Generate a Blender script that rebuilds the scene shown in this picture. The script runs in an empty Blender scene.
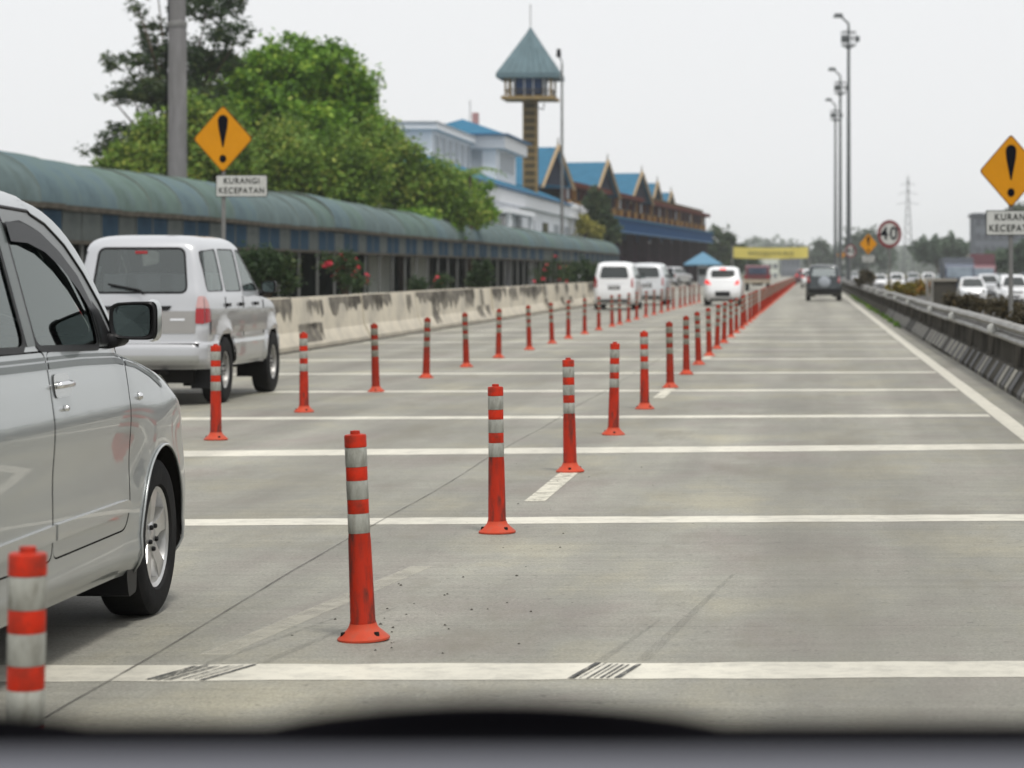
import bpy, bmesh, math, random
import numpy as np
from mathutils import Vector, Matrix
from mathutils.geometry import delaunay_2d_cdt
random.seed(7); rng = np.random.default_rng(7)
PI = math.pi
scene = bpy.context.scene
COL = scene.collection

# ------------------------------------------------------------------ camera, sky, sun
F_PX, VX, VY, EYE = 2600.0, 811.0, 271.0, 1.33
cd = bpy.data.cameras.new('camera'); cam = bpy.data.objects.new('camera', cd); COL.objects.link(cam)
cd.sensor_width = 36; cd.lens = F_PX / 1024 * 36
cd.shift_x = (512 - VX) / 1024; cd.shift_y = (VY - 384) / 1024
cd.clip_start = 0.05; cd.clip_end = 9000
cd.dof.use_dof = True; cd.dof.focus_distance = 11.3; cd.dof.aperture_fstop = 4.7
cam.location = (0, 0, EYE); cam.rotation_euler = (PI / 2, 0, 0)
scene.camera = cam

SUN_EL, SUN_AZ = math.radians(64), math.radians(152)     # azimuth clockwise from +Y: behind the camera, to the right
w = bpy.data.worlds.new('World'); scene.world = w; w.use_nodes = True
nt = w.node_tree; nt.nodes.clear()
sky = nt.nodes.new('ShaderNodeTexSky'); sky.sky_type = 'NISHITA'; sky.sun_disc = False
sky.sun_elevation = SUN_EL; sky.sun_rotation = SUN_AZ; sky.dust_density = 6; sky.air_density = 1.2
mx = nt.nodes.new('ShaderNodeMix'); mx.data_type = 'RGBA'; mx.inputs[0].default_value = 0.9
nt.links.new(sky.outputs[0], mx.inputs[6]); mx.inputs[7].default_value = (9.75, 9.85, 10.0, 1)   # even overcast veil
bg = nt.nodes.new('ShaderNodeBackground'); bg.inputs[1].default_value = 0.1
nt.links.new(mx.outputs[2], bg.inputs[0])
wo = nt.nodes.new('ShaderNodeOutputWorld'); nt.links.new(bg.outputs[0], wo.inputs[0])

sl = bpy.data.lights.new('sun', 'SUN'); sl.energy = 2.4; sl.angle = math.radians(10); sl.color = (1, 0.965, 0.91)
so = bpy.data.objects.new('sun', sl); COL.objects.link(so)
sdir = Vector((math.sin(SUN_AZ) * math.cos(SUN_EL), math.cos(SUN_AZ) * math.cos(SUN_EL), math.sin(SUN_EL)))
so.rotation_euler = sdir.to_track_quat('Z', 'Y').to_euler(); so.location = sdir * 60

vs = scene.view_settings
vs.view_transform = 'Standard'; vs.look = 'None'; vs.exposure = 0.0; vs.gamma = 1; vs.use_curve_mapping = False
scene.render.engine = 'CYCLES'
cy = scene.cycles
cy.use_denoising = True; cy.max_bounces = 8; cy.transparent_max_bounces = 16; cy.volume_bounces = 1
cy.caustics_reflective = False; cy.caustics_refractive = False

# ------------------------------------------------------------------ helpers
def at(px, py, d):
    return Vector(((px - VX) * d / F_PX, d, EYE - (py - VY) * d / F_PX))
def tag(o, label=None, cat=None, group=None, kind=None):
    if label: o['label'] = label
    if cat: o['category'] = cat
    if group: o['group'] = group
    if kind: o['kind'] = kind
    return o
def empty(name, loc=(0, 0, 0), rz=0, parent=None):
    o = bpy.data.objects.new(name, None); COL.objects.link(o)
    o.location = loc; o.rotation_euler = (0, 0, rz); o.empty_display_size = 0.2
    if parent: o.parent = parent
    return o
def copy_tree(o, parent=None):
    c = o.copy(); COL.objects.link(c); c.parent = parent
    for ch in list(o.children): copy_tree(ch, c)
    return c
def link(name, me, parent=None, loc=None):
    o = bpy.data.objects.new(name, me); COL.objects.link(o)
    if parent: o.parent = parent
    if loc is not None: o.location = loc
    return o

class MB:
    def __init__(s): s.v = []; s.f = []; s.m = []; s.cur = 0
    def add(s, vs, fs):
        n = len(s.v); s.v += [tuple(p) for p in vs]
        for f in fs: s.f.append(tuple(i + n for i in f)); s.m.append(s.cur)
        return s
    def box(s, c, d, rz=0, taper=1.0):
        x, y, z = d[0] / 2, d[1] / 2, d[2] / 2; t = taper; cz, sz = math.cos(rz), math.sin(rz)
        P = [(-x, -y, -z), (x, -y, -z), (x, y, -z), (-x, y, -z), (-x * t, -y * t, z), (x * t, -y * t, z), (x * t, y * t, z), (-x * t, y * t, z)]
        P = [(c[0] + a * cz - b * sz, c[1] + a * sz + b * cz, c[2] + e) for a, b, e in P]
        return s.add(P, [(0, 3, 2, 1), (4, 5, 6, 7), (0, 1, 5, 4), (1, 2, 6, 5), (2, 3, 7, 6), (3, 0, 4, 7)])
    def bx(s, x0, x1, y0, y1, z0, z1): return s.box(((x0 + x1) / 2, (y0 + y1) / 2, (z0 + z1) / 2), (x1 - x0, y1 - y0, z1 - z0))
    def tube(s, pts, r, n=8, caps=True):
        pts = [Vector(p) for p in pts]
        if not hasattr(r, '__len__'): r = [r] * len(pts)
        V = []; Fc = []; up = None
        for i, p in enumerate(pts):
            t = (pts[min(i + 1, len(pts) - 1)] - pts[max(i - 1, 0)]).normalized()
            if up is None:
                up = Vector((0, 0, 1)) if abs(t.z) < .9 else Vector((1, 0, 0))
            a = t.cross(up).normalized(); b = a.cross(t).normalized(); up = b
            for k in range(n):
                an = 2 * PI * k / n; V.append(p + (a * math.cos(an) + b * math.sin(an)) * r[i])
        for i in range(len(pts) - 1):
            for k in range(n):
                k2 = (k + 1) % n; Fc.append((i * n + k, i * n + k2, (i + 1) * n + k2, (i + 1) * n + k))
        if caps: Fc.append(tuple(range(n - 1, -1, -1))); Fc.append(tuple((len(pts) - 1) * n + k for k in range(n)))
        return s.add(V, Fc)
    def lathe(s, prof, n=24, c=(0, 0, 0), axis='z', closed=False):
        V = []; Fc = []; m = len(prof)
        for r, h in prof:
            for k in range(n):
                a = 2 * PI * k / n; x, y, z = r * math.cos(a), r * math.sin(a), h
                if axis == 'x': x, y, z = z, x, y
                if axis == 'y': x, y, z = y, z, x
                V.append((c[0] + x, c[1] + y, c[2] + z))
        for i in range(m - 1 + (1 if closed else 0)):
            j = (i + 1) % m
            for k in range(n):
                k2 = (k + 1) % n; Fc.append((i * n + k, i * n + k2, j * n + k2, j * n + k))
        if not closed:
            if prof[0][0] > 1e-5: Fc.append(tuple(range(n - 1, -1, -1)))
            if prof[-1][0] > 1e-5: Fc.append(tuple((m - 1) * n + k for k in range(n)))
        return s.add(V, Fc)
    def prism(s, poly, a0, a1, axis='y'):
        """extrude a 2D polygon along an axis: y -> poly is (x,z); x -> (y,z); z -> (x,y)"""
        def P(p, h): return {'y': (p[0], h, p[1]), 'x': (h, p[0], p[1]), 'z': (p[0], p[1], h)}[axis]
        n = len(poly); V = [P(p, a0) for p in poly] + [P(p, a1) for p in poly]
        return s.add(V, [tuple(range(n)), tuple(range(2 * n - 1, n - 1, -1))] + [(i, (i + 1) % n, (i + 1) % n + n, i + n) for i in range(n)])
    def quad(s, a, b, c, d): return s.add([a, b, c, d], [(0, 1, 2, 3)])
    def mesh(s, name, mats, smooth=False, recalc=True):
        me = bpy.data.meshes.new(name); me.from_pydata(s.v, [], s.f)
        if not isinstance(mats, (list, tuple)): mats = [mats]
        for m in mats: me.materials.append(m)
        if len(mats) > 1: me.polygons.foreach_set('material_index', s.m)
        if recalc:
            bm = bmesh.new(); bm.from_mesh(me); bmesh.ops.recalc_face_normals(bm, faces=bm.faces); bm.to_mesh(me); bm.free()
        if smooth:
            me.polygons.foreach_set('use_smooth', [True] * len(me.polygons))
            if smooth is not True: me.set_sharp_from_angle(angle=math.radians(smooth))
        me.update(); return me
    def build(s, name, mats, parent=None, smooth=False, loc=None): return link(name, s.mesh(name, mats, smooth), parent, loc)

# ------------------------------------------------------------------ materials
def srgb(r, g, b):
    f = lambda c: (c / 255 / 12.92) if c / 255 <= .04045 else ((c / 255 + .055) / 1.055) ** 2.4
    return (f(r), f(g), f(b), 1)
def N(t, typ, **kw):
    n = t.nodes.new(typ)
    for k, v in kw.items():
        if k.startswith('i_'):
            key = k[2:]; key = int(key) if key.isdigit() else key
            n.inputs[key].default_value = v
        else: setattr(n, k, v)
    return n
def newmat(name):
    m = bpy.data.materials.new(name); m.use_nodes = True; t = m.node_tree
    return m, t, t.nodes['Principled BSDF']
def plain(name, col, rough=.6, metal=0, var=.12, scale=3.0, bump=0, coat=0, spec=.10, dirt=None, stretch=(1, 1, 1), bscale=40):
    """a colour broken by noise (and optionally dirt blotches), with fine relief"""
    m, t, b = newmat(name); L = t.links.new
    tc = N(t, 'ShaderNodeTexCoord'); mp = N(t, 'ShaderNodeMapping'); mp.inputs['Scale'].default_value = stretch; L(tc.outputs['Object'], mp.inputs[0])
    nz = N(t, 'ShaderNodeTexNoise', i_Scale=scale, i_Detail=6, i_Roughness=.65); L(mp.outputs[0], nz.inputs['Vector'])
    mr = N(t, 'ShaderNodeMapRange'); mr.inputs[1].default_value = .25; mr.inputs[2].default_value = .75; mr.inputs[3].default_value = 1 - var; mr.inputs[4].default_value = 1 + var
    L(nz.outputs[0], mr.inputs[0])
    mul = N(t, 'ShaderNodeMix', data_type='RGBA', blend_type='MULTIPLY', i_0=1.0); mul.inputs[6].default_value = col; L(mr.outputs[0], mul.inputs[7])
    out = mul.outputs[2]
    if dirt:
        dc, amt, ds = dirt
        n2 = N(t, 'ShaderNodeTexNoise', i_Scale=ds, i_Detail=8, i_Roughness=.7); L(mp.outputs[0], n2.inputs['Vector'])
        r2 = N(t, 'ShaderNodeMapRange'); r2.inputs[1].default_value = .45; r2.inputs[2].default_value = .63; r2.inputs[4].default_value = amt; L(n2.outputs[0], r2.inputs[0])
        m2 = N(t, 'ShaderNodeMix', data_type='RGBA'); L(r2.outputs[0], m2.inputs[0]); L(out, m2.inputs[6]); m2.inputs[7].default_value = dc; out = m2.outputs[2]
    L(out, b.inputs['Base Color'])
    b.inputs['Roughness'].default_value = rough; b.inputs['Metallic'].default_value = metal
    b.inputs['Coat Weight'].default_value = coat; b.inputs['Coat Roughness'].default_value = .04; b.inputs['Specular IOR Level'].default_value = spec
    if bump:
        n3 = N(t, 'ShaderNodeTexNoise', i_Scale=bscale, i_Detail=5); L(mp.outputs[0], n3.inputs['Vector'])
        bp = N(t, 'ShaderNodeBump', i_Strength=bump, i_Distance=.01); L(n3.outputs[0], bp.inputs['Height']); L(bp.outputs[0], b.inputs['Normal'])
    return m
def glass_mat(name, tint, gloss, dark=0.0):
    m, t, b = newmat(name); L = t.links.new; t.nodes.remove(b)
    out = t.nodes['Material Output']
    tr = N(t, 'ShaderNodeBsdfTransparent'); tr.inputs[0].default_value = tint
    gl = N(t, 'ShaderNodeBsdfGlossy'); gl.inputs['Roughness'].default_value = .02; gl.inputs[0].default_value = (.93, 1, .97, 1)
    lw = N(t, 'ShaderNodeFresnel', i_IOR=1.5); ad = N(t, 'ShaderNodeMath', operation='ADD', use_clamp=True); L(lw.outputs[0], ad.inputs[0]); ad.inputs[1].default_value = gloss
    mx = N(t, 'ShaderNodeMixShader'); L(ad.outputs[0], mx.inputs[0]); L(tr.outputs[0], mx.inputs[1]); L(gl.outputs[0], mx.inputs[2])
    L(mx.outputs[0], out.inputs[0]); return m
def paint(name, col, metal=.0, rough=.35, inner=(.03, .03, .032, 1)):
    """car paint with road film, interior trim on the inside of the sheet"""
    m, t, b = newmat(name); L = t.links.new
    tc = N(t, 'ShaderNodeTexCoord'); nz = N(t, 'ShaderNodeTexNoise', i_Scale=2.2, i_Detail=5); L(tc.outputs['Object'], nz.inputs['Vector'])
    sx = N(t, 'ShaderNodeSeparateXYZ'); L(tc.outputs['Object'], sx.inputs[0])
    film = N(t, 'ShaderNodeMapRange'); film.inputs[1].default_value = .75; film.inputs[2].default_value = .15; L(sx.outputs[2], film.inputs[0])
    mulf = N(t, 'ShaderNodeMath', operation='MULTIPLY'); L(film.outputs[0], mulf.inputs[0]); L(nz.outputs[0], mulf.inputs[1])
    half = N(t, 'ShaderNodeMath', operation='MULTIPLY'); L(mulf.outputs[0], half.inputs[0]); half.inputs[1].default_value = .55
    mix = N(t, 'ShaderNodeMix', data_type='RGBA'); L(half.outputs[0], mix.inputs[0]); mix.inputs[6].default_value = col; mix.inputs[7].default_value = (.17, .16, .14, 1)
    geo = N(t, 'ShaderNodeNewGeometry'); m2 = N(t, 'ShaderNodeMix', data_type='RGBA'); L(geo.outputs['Backfacing'], m2.inputs[0]); L(mix.outputs[2], m2.inputs[6]); m2.inputs[7].default_value = inner
    L(m2.outputs[2], b.inputs['Base Color'])
    ro = N(t, 'ShaderNodeMapRange'); ro.inputs[3].default_value = rough; ro.inputs[4].default_value = rough + .3; L(half.outputs[0], ro.inputs[0]); L(ro.outputs[0], b.inputs['Roughness'])
    b.inputs['Metallic'].default_value = metal; b.inputs['Coat Weight'].default_value = .85; b.inputs['Coat Roughness'].default_value = .025
    return m
def leafmat(name, c1, c2, c3=None):
    m, t, b = newmat(name); L = t.links.new; out = t.nodes['Material Output']
    geo = N(t, 'ShaderNodeNewGeometry'); tc = N(t, 'ShaderNodeTexCoord')
    nz = N(t, 'ShaderNodeTexNoise', i_Scale=.7, i_Detail=3); L(tc.outputs['Object'], nz.inputs['Vector'])
    add = N(t, 'ShaderNodeMath', operation='MULTIPLY_ADD'); L(geo.outputs['Random Per Island'], add.inputs[0]); add.inputs[1].default_value = .55; L(nz.outputs[0], add.inputs[2])
    cr = N(t, 'ShaderNodeValToRGB'); L(add.outputs[0], cr.inputs[0]); e = cr.color_ramp.elements
    e[0].position = .35; e[0].color = c1; e[1].position = .95; e[1].color = c2
    if c3: k = e.new(1.0); k.color = c3
    L(cr.outputs[0], b.inputs['Base Color']); b.inputs['Roughness'].default_value = .55; b.inputs['Specular IOR Level'].default_value = .25
    tl = N(t, 'ShaderNodeBsdfTranslucent'); L(cr.outputs[0], tl.inputs[0])
    mx = N(t, 'ShaderNodeMixShader', i_0=.3); L(b.outputs[0], mx.inputs[1]); L(tl.outputs[0], mx.inputs[2]); L(mx.outputs[0], out.inputs[0])
    return m
def emit(name, col, s):
    m, t, b = newmat(name); b.inputs['Base Color'].default_value = col; b.inputs['Emission Color'].default_value = col; b.inputs['Emission Strength'].default_value = s
    b.inputs['Roughness'].default_value = .2; return m

def concrete_road(name):
    m, t, b = newmat(name); L = t.links.new
    tc = N(t, 'ShaderNodeTexCoord')
    def noise(scale, sc, det=6, ro=.6):
        mp = N(t, 'ShaderNodeMapping'); mp.inputs['Scale'].default_value = sc; L(tc.outputs['Object'], mp.inputs[0])
        n = N(t, 'ShaderNodeTexNoise', i_Scale=scale, i_Detail=det, i_Roughness=ro); L(mp.outputs[0], n.inputs['Vector']); return n.outputs[0]
    def rng_(src, a, b_, c, d):
        r = N(t, 'ShaderNodeMapRange'); r.inputs[1].default_value = a; r.inputs[2].default_value = b_; r.inputs[3].default_value = c; r.inputs[4].default_value = d; L(src, r.inputs[0]); return r.outputs[0]
    def mul(a, bb):
        x = N(t, 'ShaderNodeMath', operation='MULTIPLY'); L(a, x.inputs[0]); L(bb, x.inputs[1]); return x.outputs[0]
    brush = rng_(noise(1, (.35, 9, 1), 8, .75), .3, .7, .86, 1.12)      # transverse brushing
    blot = rng_(noise(.55, (1, .6, 1), 6, .62), .3, .7, .80, 1.17)
    lane = rng_(noise(1, (1.5, .03, 1), 3, .5), .3, .7, .78, 1.16)        # wear along the wheel tracks
    grit = rng_(noise(75, (1, .8, 1), 4, .75), .3, .7, .68, 1.26)
    mid = rng_(noise(14, (1, 1, 1), 5, .7), .3, .7, .92, 1.08)
    spots = rng_(noise(22, (1, .7, 1), 3, .5), .62, .72, 1, .72)
    tot = mul(mul(mul(mul(brush, blot), mul(lane, grit)), mid), spots)
    stain = rng_(noise(1.3, (1, .30, 1), 9, .72), .52, .72, 0, .8)
    # oil-darkened strip along the middle of each lane
    sx = N(t, 'ShaderNodeSeparateXYZ'); L(tc.outputs['Object'], sx.inputs[0]); oil = None
    for xc in (.15, -3.2, -6.4):
        d1 = N(t, 'ShaderNodeMath', operation='SUBTRACT'); L(sx.outputs[0], d1.inputs[0]); d1.inputs[1].default_value = xc
        d2 = N(t, 'ShaderNodeMath', operation='ABSOLUTE'); L(d1.outputs[0], d2.inputs[0]); g = rng_(d2.outputs[0], .12, .75, 1, 0)
        if oil is None: oil = g
        else: q = N(t, 'ShaderNodeMath', operation='MAXIMUM'); L(oil, q.inputs[0]); L(g, q.inputs[1]); oil = q.outputs[0]
    oil = mul(oil, rng_(noise(.8, (1.6, .18, 1), 7, .7), .38, .66, 0, .6))
    mx = N(t, 'ShaderNodeMix', data_type='RGBA', blend_type='MULTIPLY', i_0=1.0); L(tot, mx.inputs[7])
    hr = N(t, 'ShaderNodeValToRGB'); L(noise(.9, (1, .5, 1), 7, .65), hr.inputs[0]); he = hr.color_ramp.elements
    he[0].position = .34; he[0].color = (.232, .212, .186, 1); he[1].position = .66; he[1].color = (.292, .276, .212, 1); hm = he.new(.5); hm.color = (.252, .247, .210, 1); L(hr.outputs[0], mx.inputs[6])
    m1 = N(t, 'ShaderNodeMix', data_type='RGBA'); L(oil, m1.inputs[0]); L(mx.outputs[2], m1.inputs[6]); m1.inputs[7].default_value = (.15, .142, .118, 1)
    m2 = N(t, 'ShaderNodeMix', data_type='RGBA'); L(stain, m2.inputs[0]); L(m1.outputs[2], m2.inputs[6]); m2.inputs[7].default_value = (.165, .152, .118, 1)
    L(m2.outputs[2], b.inputs['Base Color']); b.inputs['Roughness'].default_value = .72; b.inputs['Specular IOR Level'].default_value = .35
    bp = N(t, 'ShaderNodeBump', i_Strength=.5, i_Distance=.006); L(tot, bp.inputs['Height']); L(bp.outputs[0], b.inputs['Normal'])
    return m
def worn_paint(name, col, under, wear=.45, scale=9, stretch=(1, 1, 1)):
    m, t, b = newmat(name); L = t.links.new
    tc = N(t, 'ShaderNodeTexCoord'); mp = N(t, 'ShaderNodeMapping'); mp.inputs['Scale'].default_value = stretch; L(tc.outputs['Object'], mp.inputs[0])
    n1 = N(t, 'ShaderNodeTexNoise', i_Scale=scale, i_Detail=10, i_Roughness=.75); L(mp.outputs[0], n1.inputs['Vector'])
    r = N(t, 'ShaderNodeMapRange'); r.inputs[1].default_value = .46; r.inputs[2].default_value = .72; r.inputs[4].default_value = wear; L(n1.outputs[0], r.inputs[0])
    mx = N(t, 'ShaderNodeMix', data_type='RGBA'); L(r.outputs[0], mx.inputs[0]); mx.inputs[6].default_value = col; mx.inputs[7].default_value = under
    mp2 = N(t, 'ShaderNodeMapping'); mp2.inputs['Scale'].default_value = (1.5, .03, 1); L(tc.outputs['Object'], mp2.inputs[0])
    n2 = N(t, 'ShaderNodeTexNoise', i_Scale=1.0, i_Detail=3, i_Roughness=.5); L(mp2.outputs[0], n2.inputs['Vector'])
    r2 = N(t, 'ShaderNodeMapRange'); r2.inputs[1].default_value = .3; r2.inputs[2].default_value = .7; r2.inputs[3].default_value = .74; r2.inputs[4].default_value = 1.08; L(n2.outputs[0], r2.inputs[0])
    m2 = N(t, 'ShaderNodeMix', data_type='RGBA', blend_type='MULTIPLY', i_0=1.0); L(mx.outputs[2], m2.inputs[6]); L(r2.outputs[0], m2.inputs[7])
    L(m2.outputs[2], b.inputs['Base Color']); b.inputs['Roughness'].default_value = .6; return m
def faint(name, col, alpha, scale=5, stretch=(1, 1, 1), lo=.4, hi=.65):
    """a thin film on the road: patchy and see-through"""
    m, t, b = newmat(name); L = t.links.new; b.inputs['Base Color'].default_value = col; b.inputs['Roughness'].default_value = .8
    tc = N(t, 'ShaderNodeTexCoord'); mp = N(t, 'ShaderNodeMapping'); mp.inputs['Scale'].default_value = stretch; L(tc.outputs['Object'], mp.inputs[0])
    n1 = N(t, 'ShaderNodeTexNoise', i_Scale=scale, i_Detail=8, i_Roughness=.7); L(mp.outputs[0], n1.inputs['Vector'])
    r = N(t, 'ShaderNodeMapRange'); r.inputs[1].default_value = lo; r.inputs[2].default_value = hi; r.inputs[3].default_value = alpha * .15; r.inputs[4].default_value = alpha; L(n1.outputs[0], r.inputs[0]); L(r.outputs[0], b.inputs['Alpha']); return m

M = {}
M['road'] = concrete_road('concrete_road')
M['line'] = worn_paint('road_paint', (.60, .575, .485, 1), (.30, .29, .25, 1), .75, 7)
M['line_faded'] = worn_paint('road_paint_faded', (.37, .355, .30, 1), (.27, .262, .217, 1), 1, 5)
M['line_ghost'] = faint('road_paint_ghost', (.50, .48, .40, 1), .5, 6, (1, 1, 1), .35, .55)
M['dash_film'] = faint('lane_dash_paint', (.60, .575, .48, 1), .9, 9, (1, 1, 1), .33, .52)
M['rubber_mark'] = faint('tyre_rubber_mark', (.05, .052, .05, 1), .9, 5, (10, 3, 1), .30, .52)
M['skid'] = faint('faint_skid', (.10, .098, .088, 1), .24, 4, (18, .7, 1))
M['joint'] = faint('tar_joint', (.07, .066, .058, 1), .6, 3, (4, .6, 1), .3, .6)
M['earth'] = plain('earth_and_grass', (.10, .105, .05, 1), .95, var=.4, scale=.4, dirt=((.17, .14, .10, 1), .8, .25))
M['verge'] = plain('verge_grass', (.09, .12, .03, 1), .95, var=.4, scale=2, bump=.6)
M['pave'] = plain('dusty_paving', (.24, .225, .195, 1), .9, var=.2, scale=.8)
M['concrete'] = plain('bare_concrete', (.27, .255, .225, 1), .85, var=.25, scale=1.6, bump=.3)
M['asphalt'] = plain('asphalt', (.085, .083, .08, 1), .85, var=.2, scale=1.2, bump=.3)
M['grime_wall'] = plain('grimy_concrete', (.085, .08, .07, 1), .9, var=.45, scale=2.2, bump=.4, dirt=((.03, .029, .026, 1), .9, 1.1), spec=.2)
M['stripe_pale'] = worn_paint('faded_white_stripe', (.25, .235, .19, 1), (.07, .067, .058, 1), 1.0, 4)
M['stripe_dark'] = worn_paint('faded_black_stripe', (.03, .03, .03, 1), (.075, .07, .06, 1), .9, 4)
M['galv'] = plain('galvanised_steel', (.30, .295, .28, 1), .5, metal=.55, var=.25, scale=3, dirt=((.13, .12, .10, 1), .6, 2.2))
M['orange'] = plain('orange_plastic', (.50, .030, .012, 1), .45, var=.2, scale=9, dirt=((.13, .03, .02, 1), .7, 11))
M['orange_dirty'] = plain('scuffed_orange_plastic', (.40, .028, .012, 1), .5, var=.3, scale=8, dirt=((.07, .028, .022, 1), .9, 22), stretch=(1, 1, .22))
M['orange_base'] = plain('rubbed_orange_rubber', (.50, .066, .032, 1), .55, var=.12, scale=12, dirt=((.28, .10, .07, 1), .5, 14))
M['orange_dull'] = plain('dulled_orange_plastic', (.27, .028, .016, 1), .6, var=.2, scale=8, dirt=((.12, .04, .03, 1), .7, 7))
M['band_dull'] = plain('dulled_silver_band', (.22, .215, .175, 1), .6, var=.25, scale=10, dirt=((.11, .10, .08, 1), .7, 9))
M['band'] = plain('silver_reflective_band', (.34, .345, .31, 1), .42, metal=.15, var=.25, scale=14, dirt=((.14, .13, .105, 1), .7, 16), stretch=(1, 1, .35))
M['black'] = plain('black_plastic', (.014, .014, .015, 1), .38, var=.2)
M['rubber'] = plain('tyre_rubber', (.016, .016, .0165, 1), .72, var=.25, scale=9, bump=.2, dirt=((.04, .038, .034, 1), .25, 5))
M['alloy'] = plain('silver_alloy', (.62, .62, .61, 1), .28, metal=.75, var=.06, dirt=((.25, .24, .22, 1), .3, 6))
M['steel_wheel'] = plain('grey_wheel', (.46, .455, .44, 1), .38, metal=.5, var=.1, dirt=((.12, .115, .10, 1), .4, 6))
M['chrome'] = plain('chrome', (.78, .78, .78, 1), .09, metal=1, var=.02)
M['cup'] = plain('chrome_cup', (.55, .56, .55, 1), .2, metal=.9, var=.05)
M['mirror'] = plain('mirror_glass', (.15, .18, .18, 1), .03, metal=1, var=.02)
M['dark_in'] = plain('dark_interior', (.022, .022, .023, 1), .8)
M['seat'] = plain('seat_fabric', (.10, .10, .095, 1), .9, var=.15)
M['seat_pale'] = plain('pale_headrest', (.55, .55, .55, 1), .9, var=.1)
M['under'] = plain('underbody', (.018, .017, .016, 1), .85, var=.3)
M['glass'] = glass_mat('car_glass', (.46, .54, .52, 1), .04)
M['glass_dark'] = glass_mat('tinted_car_glass', (.10, .115, .12, 1), .05)
M['glass_clear'] = glass_mat('clear_car_glass', (.75, .82, .82, 1), .34)
M['glass_black'] = glass_mat('black_car_glass', (.02, .025, .026, 1), .03)
M['glass_rear'] = glass_mat('smoky_rear_glass', (.36, .39, .40, 1), .10)
M['visor'] = plain('smoked_visor', (.008, .009, .010, 1), .3, spec=.12)
M['lamp_red'] = plain('red_tail_lamp', (.30, .007, .011, 1), .12, var=.15, coat=1)
M['lamp_red_lit'] = emit('lit_brake_lamp', (.85, .05, .045, 1), .55)
M['lamp_clear'] = plain('clear_lamp', (.50, .30, .29, 1), .1, var=.12, coat=1)
M['lamp_head'] = plain('headlamp_glass', (.55, .57, .58, 1), .08, metal=.4, var=.2, coat=1)
M['screen'] = plain('truck_screen', (.20, .24, .28, 1), .15, var=.3)
M['amber'] = plain('amber_lamp', (.62, .40, .20, 1), .15, coat=1)
M['plate'] = plain('black_number_plate', (.02, .02, .022, 1), .4)
M['plate_mark'] = plain('plate_figures', (.5, .5, .48, 1), .5)
M['grille'] = plain('dark_grille', (.02, .02, .022, 1), .4)
M['silver'] = paint('silver_paint', (.395, .42, .42, 1), .6, .28)
M['silver_trim'] = paint('silver_trim', (.40, .41, .395, 1), .45, .34)
M['frame_grey'] = plain('grey_door_frame', (.13, .14, .138, 1), .35, coat=.5)
M['stripe'] = plain('grey_side_stripe', (.10, .115, .112, 1), .4, coat=.4)
M['white_van'] = paint('pearl_white_paint', (.50, .51, .53, 1), .4, .3)
M['van_grey'] = paint('warm_grey_paint', (.30, .29, .275, 1), .45, .32)
M['white'] = paint('white_paint', (.76, .77, .78, 1), .0, .3)
M['offwhite'] = paint('silver_white_paint', (.58, .60, .62, 1), .2, .3)
M['dark_green'] = paint('dark_teal_paint', (.012, .022, .026, 1), .2, .28)
M['spare'] = plain('silver_spare_cover', (.33, .36, .40, 1), .55, var=.1)
M['maroon'] = paint('maroon_paint', (.11, .018, .03, 1), .1, .35)
M['blue_dark'] = paint('dark_blue_paint', (.02, .035, .075, 1), .1, .35)
M['beige'] = plain('beige_truck_bed', (.36, .31, .24, 1), .7, var=.15)
M['yellow_sign'] = plain('amber_sign_face', (.56, .235, .007, 1), .5, var=.07, scale=5)
M['sign_black'] = plain('sign_black', (.006, .0065, .010, 1), .5)
M['sign_edge'] = plain('sign_border', (.16, .075, .012, 1), .5)
M['sign_white'] = plain('white_plate', (.50, .51, .49, 1), .5, var=.06, dirt=((.3, .3, .28, 1), .4, 5))
M['sign_text'] = plain('sign_lettering', (.03, .032, .03, 1), .6)
M['sign_red'] = plain('dull_red_ring', (.17, .035, .04, 1), .5)
M['pole'] = plain('grey_pole', (.19, .19, .185, 1), .55, metal=.3, var=.2)
M['lamp_pole'] = plain('lamp_mast', (.105, .115, .12, 1), .5, metal=.3, var=.12)
M['conc_pole'] = plain('concrete_pole', (.19, .187, .19, 1), .9, var=.22, scale=1.5, dirt=((.13, .13, .125, 1), .6, .9), stretch=(3, 3, .6))
M['roof_teal'] = plain('weathered_teal_sheet', (.118, .165, .147, 1), .6, var=.4, scale=.5, dirt=((.135, .178, .195, 1), .9, .35))
M['roof_teal2'] = plain('greyed_teal_sheet', (.125, .165, .168, 1), .6, var=.4, scale=.6, dirt=((.08, .10, .085, 1), .7, .5))
M['roof_teal3'] = plain('blueish_sheet', (.125, .175, .192, 1), .6, var=.4, scale=.5, dirt=((.11, .145, .12, 1), .9, .5))
M['rib'] = plain('roof_rib', (.115, .135, .115, 1), .7, var=.3)
M['gutter'] = plain('rusty_gutter', (.085, .078, .065, 1), .8, var=.35, scale=2)
M['pane_blue'] = plain('blue_fascia_pane', (.036, .064, .095, 1), .7, var=.35, scale=.6, dirt=((.07, .10, .12, 1), .35, .8), spec=.2)
M['pane_grey'] = plain('grey_fascia_panel', (.105, .118, .115, 1), .75, var=.35, scale=.8, dirt=((.08, .09, .085, 1), .7, .9))
M['canopy_post'] = plain('canopy_post', (.13, .135, .13, 1), .7, var=.2)
M['shade_wall'] = plain('interior_shade_wall', (.014, .020, .017, 1), .9, var=.4, scale=.6)  # near-black green stands in for the interior shade behind the posts
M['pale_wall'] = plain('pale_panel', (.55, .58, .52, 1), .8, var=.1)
M['barrier'] = worn_paint('cream_barrier_paint', (.62, .56, .44, 1), (.28, .26, .22, 1), .85, 1.1)
M['barrier_patch'] = plain('grey_bare_patch', (.125, .115, .10, 1), .9, var=.45, scale=2.6, dirt=((.34, .31, .25, 1), .75, 3.2))
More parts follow.
